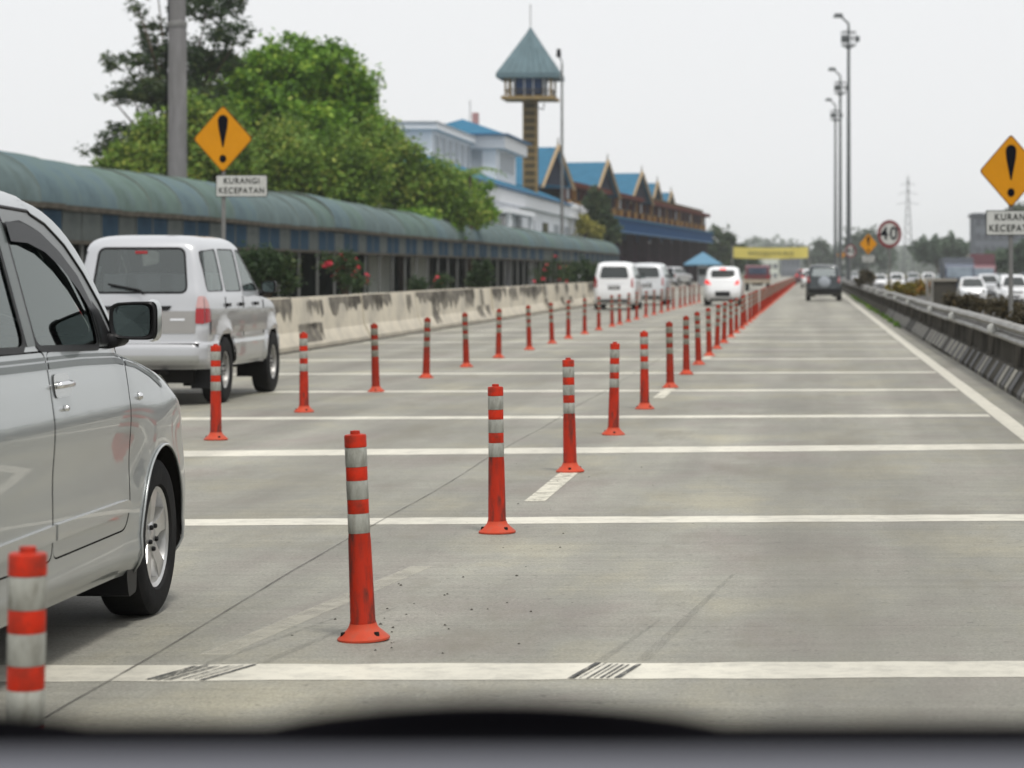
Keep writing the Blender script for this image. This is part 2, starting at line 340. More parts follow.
M['white_wall'] = plain('white_render', (.76, .78, .81, 1), .8, var=.07, scale=.4)
M['white_trim'] = plain('white_fascia', (.74, .76, .79, 1), .7, var=.06)
M['shade_panel'] = plain('grey_blind', (.36, .385, .41, 1), .7, var=.1)
M['chimney'] = plain('pale_red_chimney', (.42, .24, .23, 1), .8)
M['dark_pane'] = plain('dark_window', (.03, .035, .042, 1), .15, var=.2)
M['blue_roof'] = plain('blue_roof_tiles', (.048, .15, .24, 1), .6, var=.18, scale=1.2, stretch=(1, 1, 4))
M['blue_trim'] = plain('blue_trim', (.05, .13, .24, 1), .6, var=.15)
M['plaza_blue'] = plain('plaza_blue_fascia', (.022, .062, .145, 1), .7, var=.2, spec=.2)
M['cabin_blue'] = plain('blue_cabin_glass', (.035, .085, .21, 1), .4, var=.2)
M['teal_roof'] = plain('teal_metal_roof', (.11, .165, .185, 1), .55, var=.2, scale=.8, stretch=(2, 2, .3))
M['timber'] = plain('ochre_timber', (.27, .19, .085, 1), .7, var=.2, scale=2)
M['timber_dark'] = plain('dark_timber', (.09, .07, .04, 1), .7, var=.2)
M['barge'] = plain('gable_board', (.36, .27, .16, 1), .7, var=.15)
M['gable_in'] = plain('gable_infill', (.03, .035, .05, 1), .8)
M['rust_red'] = plain('rust_red_beam', (.10, .034, .028, 1), .75, var=.2)
M['ochre'] = plain('ochre_bracket', (.34, .165, .035, 1), .7, var=.2)
M['maroon_dark'] = plain('maroon_booth_and_shade', (.035, .018, .028, 1), .7, var=.3)  # on the rear walls this dark tone stands in for interior shade
M['banner'] = plain('yellow_banner_cloth', (.62, .53, .13, 1), .8, var=.06)
M['banner_ink'] = plain('banner_ink', (.30, .27, .08, 1), .8)
M['tent'] = plain('blue_tent_cloth', (.12, .25, .36, 1), .7, var=.1)
M['far_block'] = plain('far_grey_block', (.15, .165, .19, 1), .8, var=.2, scale=.1)
M['far_block_line'] = plain('far_block_joint', (.10, .11, .13, 1), .8)
M['cowl_black'] = plain('matt_black_cowl', (.005, .005, .006, 1), .95, spec=0)
M['dash'] = plain('grey_dashboard', (.115, .118, .135, 1), .75, var=.06)
M['trunk'] = plain('bark', (.075, .058, .042, 1), .9, var=.3, scale=4, bump=.5)
M['pink'] = plain('red_flower', (.60, .06, .09, 1), .6, var=.3)
M['debris'] = plain('road_debris', (.06, .055, .045, 1), .9)
for _k in ('shade_wall', 'maroon_dark', 'pane_blue', 'pane_grey', 'gable_in', 'timber_dark', 'grime_wall', 'plaza_blue', 'rust_red', 'sign_black', 'under', 'dark_in', 'black', 'rubber', 'roof_teal', 'roof_teal2', 'roof_teal3', 'gutter', 'blue_roof', 'grille', 'plate', 'orange_dull', 'canopy_post'):
    M[_k].node_tree.nodes['Principled BSDF'].inputs['Specular IOR Level'].default_value = {'black': .12, 'rubber': .06, 'grille': .15, 'plate': .15}.get(_k, .0)
M['leaf_bright'] = leafmat('bright_leaves', (.040, .105, .011, 1), (.17, .33, .03, 1), (.32, .46, .055, 1))
M['leaf_mid'] = leafmat('mid_leaves', (.05, .115, .016, 1), (.18, .285, .04, 1), (.32, .37, .07, 1))
M['leaf_dark'] = leafmat('dark_leaves', (.016, .038, .016, 1), (.05, .085, .03, 1), (.09, .115, .04, 1))
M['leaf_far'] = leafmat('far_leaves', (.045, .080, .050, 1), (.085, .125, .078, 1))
M['leaf_yellow'] = leafmat('yellow_leaves', (.13, .15, .03, 1), (.36, .33, .06, 1))
M['leaf_dry'] = leafmat('dry_leaves', (.035, .03, .018, 1), (.09, .075, .04, 1), (.13, .09, .04, 1))
M['leaf_orange'] = leafmat('orange_green_leaves', (.07, .10, .02, 1), (.28, .19, .03, 1), (.40, .16, .04, 1))

# ------------------------------------------------------------------ ground, roads, markings
def sheet(name, x0, x1, y0, y1, z, mat, kind='structure', nx=1, ny=1, thick=None):
    mb = MB()
    if thick: mb.bx(x0, x1, y0, y1, z - thick, z)
    else: mb.quad((x0, y0, z), (x1, y0, z), (x1, y1, z), (x0, y1, z))
    return tag(mb.build(name, mat), kind=kind)
sheet('ground', -2200, 2200, -60, 2600, -.62, M['earth'])
sheet('road', -8.95, 2.62, -20, 1500, 0, M['road'], thick=.9)
sheet('verge_paving', -60, -8.97, -20, 420, -.02, M['pave'], thick=.9)
sheet('median_strip', 2.63, 4.7, -20, 900, -.05, M['earth'], thick=.8)
sheet('oncoming_road', 4.71, 20, -20, 1200, -.5, M['asphalt'], thick=.3)
Z1, Z2, Z3 = .0012, .0022, .0032
def strip_obj(name, pts_l, pts_r, z, mat, parent=None):
    mb = MB(); n = len(pts_l)
    mb.add([(x, y, z) for x, y in pts_l] + [(x, y, z) for x, y in pts_r], [(i, n + i, n + i + 1, i + 1) for i in range(n - 1)])
    o = mb.build(name, mat, parent)
    if not parent: tag(o, kind='structure')
    return o
tl_y = [3.6, 8.62, 13.86, 19.3, 23.7, 28.9, 33.9, 39.2, 43.9, 48.9] + [54 + 5.1 * i for i in range(16)]
for i, y in enumerate(tl_y):
    th = {1: .35, 2: .37, 3: .62}.get(i, .42); sl_ = {1: .03, 2: .07, 3: .14}.get(i, .08)
    xs = np.linspace(-8.35, 1.64, 60); wob = [random.uniform(-.012, .012) for _ in xs]; wob2 = [random.uniform(-.012, .012) for _ in xs]
    mat = M['line_faded'] if (i % 4 == 0 and i > 7) else M['line']
    strip_obj('transverse_line', [(x, y - th / 2 + (x + 1.5) * sl_ * .9 + q) for x, q in zip(xs, wob)], [(x, y + th / 2 + (x + 1.5) * sl_ * .9 + q) for x, q in zip(xs, wob2)], Z1, mat)
ys = np.linspace(0, 400, 200)
strip_obj('edge_line', [(1.66 + random.uniform(-.006, .006), y) for y in ys], [(1.82 + random.uniform(-.006, .006), y) for y in ys], Z1, M['line'])
strip_obj('edge_line', [(-8.42 + random.uniform(-.006, .006), y) for y in ys], [(-8.32, y) for y in ys], Z2, M['line_faded'])
for k, y0 in enumerate([3.2, 15.0, 27.2, 39.4, 51.5, 63.7, 75.9]):
    strip_obj('lane_dash', [(-1.655, y0), (-1.655, y0 + 2.2)], [(-1.535, y0), (-1.535, y0 + 2.2)], Z2, M['dash_film'])
strip_obj('ghost_line', [(-2.12, 9.0), (-1.98, 10.2), (-1.80, 11.7)], [(-2.02, 9.0), (-1.88, 10.2), (-1.70, 11.7)], Z1, M['line_ghost'])
jx = [(-2.285 + .012 * math.sin(y * .9) + random.uniform(-.004, .004), y) for y in np.arange(2, 160, .4)]
strip_obj('slab_joint', [(x - .006, y) for x, y in jx], [(x + .005, y) for x, y in jx], Z3, M['joint'])
for y in [5.0, 9.72, 16.5, 24.8, 33, 41]:
    xs = np.linspace(-8.3, 1.9, 50)
    strip_obj('slab_joint', [(x, y + .01 * math.sin(x * 3) - .002) for x in xs], [(x, y + .01 * math.sin(x * 3) + .003) for x in xs], Z3, M['joint'])
# rubber streaks crossing the nearest painted bar, and skid marks running on from it
for bx0, n, yc, lean in [(-.80, 8, 8.643, .065), (-2.17, 9, 8.605, .11)]:
    for k in range(n):
        x = bx0 + k * .022 + random.uniform(-.005, .005); ww = random.uniform(.004, .011) * (2.4 if k in (0, n - 1) else 1); f0, f1 = random.uniform(0, .08), random.uniform(.85, 1.0)
        ya, yb = yc - .175 + .35 * f0, yc - .175 + .35 * f1
        strip_obj('tyre_streak', [(x + lean * f0, ya), (x + lean * f1, yb)], [(x + lean * f0 + ww, ya), (x + lean * f1 + ww * .8, yb)], Z3 + .001, M['rubber_mark'])
for x, wv, ya, yb, sl_ in [(-.735, .035, 8.86, 9.9, .15), (-.60, .05, 8.86, 11.4, .10), (-2.06, .04, 8.8, 10.0, .2), (-1.88, .04, 8.8, 10.3, .16)]:
    yy = np.linspace(ya, yb, 12)
    strip_obj('tyre_streak', [(x + (y - ya) * sl_, y) for y in yy], [(x + (y - ya) * sl_ + wv * (1 - .7 * (y - ya) / (yb - ya)), y) for y in yy], Z2 + .0005, M['skid'])
mb = MB()
for _ in range(55):
    y = 9 + abs(random.gauss(0, 4)); x = random.gauss(-1.45, .22); r = random.uniform(.002, .008)
    V = [(x + r * math.cos(a) * random.uniform(.6, 1.3), y + r * 1.5 * math.sin(a) * random.uniform(.6, 1.3), .001) for a in np.arange(5) * 2 * PI / 5] + [(x, y, r * .8 + .001)]
    mb.add(V, [(i, (i + 1) % 5, 5) for i in range(5)])
tag(mb.build('road_debris', M['debris']), 'scattered dark crumbs of dirt on the concrete beside the nearest posts', 'debris', kind='stuff')

# ------------------------------------------------------------------ orange posts
def post_proto(dull=False):
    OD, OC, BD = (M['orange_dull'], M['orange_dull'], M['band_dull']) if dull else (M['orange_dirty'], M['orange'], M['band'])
    root = empty('delineator_post')
    b = MB().lathe([(.088, 0), (.094, .003), (.094, .010), (.086, .017), (.060, .040), (.052, .050), (.048, .062)], 28).build('base', M['orange_base'], root, smooth=35)
    for a in (-1.1, 1.0, 3.1):
        c = (.072 * math.cos(a), .072 * math.sin(a), .030); MB().lathe([(.0001, .004), (.009, .004), (.011, -.006), (.011, -.016)], 10, c).build('bolt', M['under'], b, smooth=40)
    MB().lathe([(.046, .060), (.047, .066), (.045, .072), (.0405, .36), (.0375, .40), (.0375, .735)], 28).build('tube', OD, root, smooth=40)
    MB().lathe([(.0395, .698), (.0395, .736), (.037, .742), (.018, .745), (.017, .756), (.0001, .758)], 28).build('cap', OC, root, smooth=40)
    for z0, z1 in ((.627, .696), (.510, .577), (.388, .458)):
        MB().lathe([(.0388, z0), (.0392, z0 + .001), (.0392, z1 - .001), (.0388, z1)], 28).build('reflective_band', BD, root, smooth=40)
    for z0, z1 in ((.578, .626), (.459, .509)):
        MB().lathe([(.0382, z0), (.0384, z0 + .001), (.0384, z1 - .001), (.0382, z1)], 28).build('collar', OC, root, smooth=40)
    return root
ORD = ['first', 'second', 'third', 'fourth', 'fifth', 'sixth', 'seventh', 'eighth', 'ninth', 'tenth', 'eleventh', 'twelfth', 'thirteenth', 'fourteenth', 'fifteenth', 'sixteenth']
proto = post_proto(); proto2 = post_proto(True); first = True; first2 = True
right_d = [5.44, 9.37, 13.2, 17.2, 21.1, 25.05, 29.6, 33.4, 36.9, 40.7, 44.4, 48.1, 52.0] + [55.9 + 3.85 * i for i in range(62)]
rspec = ['scuffed orange post cut off by the lower left corner, beside the silver car', 'large scuffed orange post with three silver bands standing alone at the left centre',
         'second complete orange post of the right row, its base touching the second white bar']
for i, d in enumerate(right_d):
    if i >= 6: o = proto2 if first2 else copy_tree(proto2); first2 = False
    else: o = proto if first else copy_tree(proto); first = False
    o.location = (-1.60 + random.uniform(-.015, .015), d, 0); o.rotation_euler = (random.uniform(-.03, .03), random.uniform(-.032, .032), random.uniform(0, 6))
    if i == 1: o.location.x = -1.612; o.rotation_euler = (0, -.042, .4)
    if i == 0: o.location.x = -1.650; o.rotation_euler = (.01, -.035, 2)
    if i == 2: o.rotation_euler = (0, -.012, .3)
    if i < 3: lb = rspec[i]
    elif i < 16: lb = 'orange post with silver bands, %s in the right row counting from the nearest' % ORD[i]
    else: lb = 'small distant orange post in the tightly packed far end of the right row'
    tag(o, lb, 'post', 'orange posts along the right row')
left_d = [20.46, 24.5, 28.6, 32.3, 36.0, 39.7, 43.8, 47.6, 51.2, 54.8, 58.5, 62.2, 64.6, 68.0, 71.2, 75, 79, 82.6, 86.5, 90.3, 94.2, 98, 102, 106, 110]
for i, d in enumerate(left_d):
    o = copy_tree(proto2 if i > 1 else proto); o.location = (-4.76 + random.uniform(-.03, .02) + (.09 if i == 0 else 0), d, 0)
    o.rotation_euler = (random.uniform(-.03, .03), random.uniform(-.032, .032), random.uniform(0, 6))
    if i == 0: lb = 'orange post standing in front of the rear wheel of the pale van'
    elif i < 16: lb = 'slim orange post, %s in the left row counting from the pale van' % ORD[i]
    else: lb = 'small distant orange post at the far end of the left row'
    tag(o, lb, 'post', 'orange posts along the left row')

# ------------------------------------------------------------------ cars
def pchip(xs, ys_):
    xs = np.array(xs, float); ys_ = np.array(ys_, float); h = np.diff(xs); dl = np.diff(ys_) / h; m = np.zeros(len(xs))
    for i in range(1, len(xs) - 1):
        if dl[i - 1] * dl[i] > 0:
            w1 = 2 * h[i] + h[i - 1]; w2 = h[i] + 2 * h[i - 1]; m[i] = (w1 + w2) / (w1 / dl[i - 1] + w2 / dl[i])
    m[0] = dl[0]; m[-1] = dl[-1]
    def f(x):
        x = min(max(x, xs[0]), xs[-1]); i = min(max(int(np.searchsorted(xs, x)) - 1, 0), len(h) - 1); t = (x - xs[i]) / h[i]
        return ys_[i] * (1 + 2 * t) * (1 - t) ** 2 + h[i] * m[i] * t * (1 - t) ** 2 + ys_[i + 1] * t * t * (3 - 2 * t) + h[i] * m[i + 1] * t * t * (t - 1)
    return f
def in_poly(P, poly):
    x, y = P[:, 0], P[:, 1]; r = np.zeros(len(P), bool); n = len(poly)
    for i in range(n):
        x1, y1 = poly[i]; x2, y2 = poly[(i + 1) % n]
        c = ((y1 > y) != (y2 > y)); 
        with np.errstate(divide='ignore', invalid='ignore'): xi = (x2 - x1) * (y - y1) / (y2 - y1 + 1e-30) + x1
        r ^= c & (x < xi)
    return r
def dense(poly, step=.05, close=True):
    out = []; n = len(poly)
    for i in range(n if close else n - 1):
        a, b = poly[i], poly[(i + 1) % n]; k = max(1, int(math.dist(a, b) / step))
        out += [(a[0] + (b[0] - a[0]) * j / k, a[1] + (b[1] - a[1]) * j / k) for j in range(k)]
    if not close: out.append(poly[-1])
    return out
def rounded(poly, r=.04, n=4):
    out = []; m = len(poly)
    for i in range(m):
        p = Vector(poly[i]); a = Vector(poly[i - 1]); b = Vector(poly[(i + 1) % m])
        ra = min(r, (a - p).length * .45); rb = min(r, (b - p).length * .45)
        s = p + (a - p).normalized() * ra; e = p + (b - p).normalized() * rb
        for k in range(n + 1):
            t = k / n; q = s * (1 - t) ** 2 + p * 2 * t * (1 - t) + e * t * t; out.append((q.x, q.y))
    return out
def grow(poly, d):
    """offset a polygon outwards by d"""
    A = sum(poly[i][0] * poly[(i + 1) % len(poly)][1] - poly[(i + 1) % len(poly)][0] * poly[i][1] for i in range(len(poly))); s = 1 if A > 0 else -1
    out = []; n = len(poly)
    for i in range(n):
        p0, p1, p2 = Vector(poly[i - 1]), Vector(poly[i]), Vector(poly[(i + 1) % n])
        e1 = (p1 - p0); e2 = (p2 - p1)
        if e1.length < 1e-6: e1 = e2
        if e2.length < 1e-6: e2 = e1
        e1 = e1.normalized(); e2 = e2.normalized(); nrm = Vector((e1.y + e2.y, -e1.x - e2.x)) * s
        if nrm.length < 1e-6: nrm = Vector((e1.y, -e1.x)) * s
        nrm.normalize(); c = max(.5, nrm.dot(Vector((e1.y, -e1.x)) * s)); q = p1 + nrm * d / c; out.append((q.x, q.y))
    return out

class Shell:
    """a car skin: rounded rectangles in plan, lofted over height. u runs round the car (0-1 right side, 1.5-2.5 front, 3-4 left, 4.5-5.5 rear), v over the height levels"""
    def __init__(s, levels, bow_f=.10, bow_r=.05, taper=.05, disp=None):
        s.lv = levels; z = [l[0] for l in levels]; s.z = z; s.n = len(z)
        s.W, s.R, s.Fr, s.rr, s.rf = [pchip(z, [l[k] for l in levels]) for k in range(1, 6)]
        s.bf, s.br, s.tp, s.disp = bow_f, bow_r, taper, disp
        s.ymid = (min(l[2] for l in levels) + max(l[3] for l in levels)) / 2; s.half = (max(l[3] for l in levels) - min(l[2] for l in levels)) / 2
    def z_of(s, v):
        if v < 0: return s.z[0] + v * .1
        i = min(int(v), s.n - 2); return s.z[i] + (s.z[i + 1] - s.z[i]) * (v - i)
    def v_of(s, z):
        if z < s.z[0]: return (z - s.z[0]) / .1
        i = min(max(int(np.searchsorted(s.z, z)) - 1, 0), s.n - 2); return i + (z - s.z[i]) / (s.z[i + 1] - s.z[i])
    def raw(s, u, v):
        z = s.z_of(v); zc = max(z, s.z[0]); w, R, Fr = s.W(zc), s.R(zc), s.Fr(zc)
        rr = min(s.rr(zc), w * .95, (Fr - R) * .45); rf = min(s.rf(zc), w * .95, (Fr - R) * .45)
        if u < 0: u += 6
        if u <= 1: x, y = w, R + rr + (Fr - rf - R - rr) * u
        elif u <= 1.5: a = (u - 1) * PI; x, y = w - rf + rf * math.cos(a), Fr - rf + rf * math.sin(a)
        elif u <= 2.5: x, y = (w - rf) * (1 - 2 * (u - 1.5)), Fr
        elif u <= 3: a = (u - 2.5) * PI + PI / 2; x, y = -(w - rf) + rf * math.cos(a), Fr - rf + rf * math.sin(a)
        elif u <= 4: x, y = -w, Fr - rf - (Fr - rf - R - rr) * (u - 3)
        elif u <= 4.5: a = (u - 4) * PI + PI; x, y = -(w - rr) + rr * math.cos(a), R + rr + rr * math.sin(a)
        elif u <= 5.5: x, y = -(w - rr) * (1 - 2 * (u - 4.5)), R
        else: a = (u - 5.5) * PI + 1.5 * PI; x, y = (w - rr) + rr * math.cos(a), R + rr + rr * math.sin(a)
        q = (x / max(w, 1e-4)) ** 2
        t = (y - s.ymid) / s.half
        if t > 0: y -= s.bf * q * max(0, (y - (Fr - .6)) / .6) if Fr - .6 < y else 0
        else: y += s.br * q * max(0, ((R + .6) - y) / .6) if y < R + .6 else 0
        x *= 1 - s.tp * abs(t) ** 3
        return Vector((x, y, z))
    def pt(s, u, v, off=0):
        p = s.raw(u, v)
        if s.disp: off += s.disp(p)
        if off:
            du = s.raw(u + .01, v) - s.raw(u - .01, v); dv = s.raw(u, v + .03) - s.raw(u, v - .03); n = du.cross(dv)
            if n.length > 1e-12:
                n.normalize()
                if n.x * p.x + n.y * (p.y - s.ymid) * .3 + n.z * .05 < 0: n = -n
                p = p + n * off
        return p
    def side(s, y, z, sg=1):
        zc = max(z, s.z[0]); w, R, Fr = s.W(zc), s.R(zc), s.Fr(zc); rr = min(s.rr(zc), w * .95, (Fr - R) * .45); rf = min(s.rf(zc), w * .95, (Fr - R) * .45); v = s.v_of(z)
        if y < R + rr: u = -math.asin(min(1, (R + rr - y) / rr)) / PI; u = max(u, -.24)
        elif y > Fr - rf: u = 1 + math.asin(min(1, (y - Fr + rf) / rf)) / PI
        else: u = (y - R - rr) / (Fr - rf - R - rr)
        if sg < 0: u = 4 - u
        return (u, v)
    def end(s, x, z, rear=True):
        zc = max(z, s.z[0]); w, R, Fr = s.W(zc), s.R(zc), s.Fr(zc); r = min((s.rr if rear else s.rf)(zc), w * .95, (Fr - R) * .45); v = s.v_of(z); a = abs(x)
        k = .5 * a / (w - r) if a <= w - r else .5 + math.asin(min(1, (a - w + r) / r)) / PI
        if rear: return (min(5 + k, 5.74) if x >= 0 else 5 - k, v)
        return (2 - k if x >= 0 else 2 + k, v)
    def panel(s, name, outer, holes, mat, parent, off=0, nu=60, nv=4, smooth=True, merge=False, thick=0):
        us = [p[0] for p in outer]; vs_ = [p[1] for p in outer]; u0, u1, v0, v1 = min(us), max(us), min(vs_), max(vs_)
        SU = 1.4
        pts = []; edges = []
        for poly in [outer] + holes:
            n0 = len(pts); pts += [(p[0] * SU, p[1] * .25) for p in poly]; n = len(poly); edges += [(n0 + i, n0 + (i + 1) % n) for i in range(n)]
        gu = np.linspace(u0, u1, max(2, int((u1 - u0) * nu / 1.0) + 1)); gv = np.linspace(v0, v1, max(2, int((v1 - v0) * nv) + 1))
        G = np.array([(a, b) for a in gu[1:-1] for b in gv[1:-1]]) if len(gu) > 2 and len(gv) > 2 else np.zeros((0, 2))
        if len(G):
            k = in_poly(G, outer)
            for h in holes: k &= ~in_poly(G, h)
            pts += [(a * SU, b * .25) for a, b in G[k]]
        V, E, Fc, *_ = delaunay_2d_cdt([Vector(p) for p in pts], edges, [], 0, 1e-6)
        V = np.array([(p[0] / SU, p[1] / .25) for p in V]); Fa = np.array([f for f in Fc if len(f) == 3])
        C = V[Fa].mean(1); keep = in_poly(C, outer)
        for h in holes: keep &= ~in_poly(C, h)
        Fa = Fa[keep]
        if s.disp:                                    # true surface normals, so reflections run smoothly over the panel
            used = np.unique(Fa); rm = {int(k): i for i, k in enumerate(used)}; e = .012; P = []; NN = []
            for k in used:
                a, b = V[k]; p0 = s.pt(a, b, off); P.append(p0)
                du = s.pt(a + e, b, off) - s.pt(a - e, b, off); dv = s.pt(a, b + .06, off) - s.pt(a, b - .06, off); n_ = du.cross(dv)
                n_ = n_.normalized() if n_.length > 1e-12 else Vector((0, 0, 1))
                if n_.x * p0.x + n_.y * (p0.y - s.ymid) * .3 + n_.z * .05 < 0: n_ = -n_
                NN.append(n_)
            tris = []
            for f in Fa:
                i, j, k = (rm[int(q)] for q in f); fn = (P[j] - P[i]).cross(P[k] - P[i])
                tris.append((i, j, k) if fn.dot(NN[i] + NN[j] + NN[k]) >= 0 else (i, k, j))
            me = bpy.data.meshes.new(name); me.from_pydata(P, [], tris); me.materials.append(mat)
            me.polygons.foreach_set('use_smooth', [True] * len(me.polygons)); me.normals_split_custom_set_from_vertices(NN); me.update()
            return link(name, me, parent)
        P = [s.pt(a, b, off) for a, b in V]
        mbm = bmesh.new(); bv = [mbm.verts.new(p) for p in P]
        for f in Fa:
            try: mbm.faces.new([bv[i] for i in f])
            except ValueError: pass
        bmesh.ops.delete(mbm, geom=[x for x in mbm.verts if not x.link_faces], context='VERTS')
        if merge: bmesh.ops.remove_doubles(mbm, verts=mbm.verts, dist=2e-4)
        bmesh.ops.recalc_face_normals(mbm, faces=mbm.faces)
        sc_ = sum((f.normal.x * f.calc_center_median().x + f.normal.y * (f.calc_center_median().y - s.ymid) * .4 + f.normal.z * .5) * f.calc_area() for f in mbm.faces)
        if sc_ < 0: bmesh.ops.reverse_faces(mbm, faces=mbm.faces)
        me = bpy.data.meshes.new(name); mbm.to_mesh(me); mbm.free(); me.materials.append(mat)
        if smooth: me.polygons.foreach_set('use_smooth', [True] * len(me.polygons)); me.set_sharp_from_angle(angle=math.radians(50))
        return link(name, me, parent)
    def sp(s, poly, sg=1, r=.0, step=.04):
        p = rounded(poly, r) if r else poly
        return [s.side(y, z, sg) for y, z in dense(p, step)]
    def ep(s, poly, rear=True, r=.0, step=.04):
        p = rounded(poly, r) if r else poly
        return [s.end(x, z, rear) for x, z in dense(p, step)]

def wheel(parent, x, y, r, wd, rimr, style, sg, hub=M['alloy']):
    """rim with spokes and nuts; the tyre is its child. sg = +1 faces right"""
    mb = MB(); o = wd / 2
    mb.lathe([(rimr, -o * .8), (rimr, o * .75), (rimr * .985, o * .86), (rimr * .90, o * .78), (rimr * .86, o * .2), (rimr * .84, -o * .5)], 40, axis='x')
    if style == 'alloy':
        for k in range(5):
            a = 2 * PI * k / 5 + .35; ca, sa = math.cos(a), math.sin(a)
            def Q(rad, tan, xx): return (xx, rad * ca - tan * sa, rad * sa + tan * ca)
            r0, r1 = rimr * .20, rimr * .93; w0, w1 = rimr * .17, rimr * .25
            V = [Q(r0, -w0, o * .62), Q(r0, w0, o * .62), Q(r1, w1, o * .80), Q(r1, -w1, o * .80), Q(r0, -w0 * 1.3, o * .1), Q(r0, w0 * 1.3, o * .1), Q(r1, w1 * 1.15, o * .3), Q(r1, -w1 * 1.15, o * .3),
                 Q((r0 + r1) / 2, -w0 * .92, o * .74), Q((r0 + r1) / 2, w0 * .92, o * .74)]
            mb.add(V, [(0, 1, 9, 8), (8, 9, 2, 3), (0, 8, 3, 7, 4), (1, 5, 6, 2, 9), (4, 7, 6, 5)])
        mb.lathe([(rimr * .34, o * .2), (rimr * .34, o * .60), (rimr * .27, o * .68), (.0001, o * .70)], 24, axis='x')
    else:
        mb.lathe([(rimr * .87, o * .2), (rimr * .80, o * .42), (rimr * .60, o * .30), (rimr * .40, o * .5), (rimr * .30, o * .66), (.0001, o * .68)], 30, axis='x')
    rim = mb.build('wheel', hub, parent, smooth=35); rim.location = (x, y, r); 
    if sg < 0: rim.rotation_euler = (0, 0, PI)
    t = MB(); t.lathe([(rimr * .97, o * .78), (rimr * 1.03, o * .98), (r * .84, o * 1.02), (r * .93, o * .97), (r * .985, o * .84), (r, o * .6), (r, -o * .6), (r * .985, -o * .84), (r * .93, -o), (rimr * 1.03, -o), (rimr * .97, -o * .8)], 48, axis='x', closed=True)
    t.build('tyre', M['rubber'], rim, smooth=40)
    d = MB(); d.lathe([(rimr * .86, -o * .1), (.0001, -o * .1)], 24, axis='x'); d.build('brake_disc', M['under'], rim)
    n = MB()
    for k in range(5):
        a = 2 * PI * k / 5 + .98; n.lathe([(.0095, 0), (.0095, .012), (.006, .016), (.0001, .017)], 8, (o * .64, rimr * .24 * math.cos(a), rimr * .24 * math.sin(a)), axis='x')
    n.build('wheel_nuts', M['black'], rim, smooth=30)
    return rim
def tube_along(mb, pts, r, n=6): return mb.tube(pts, r, n)

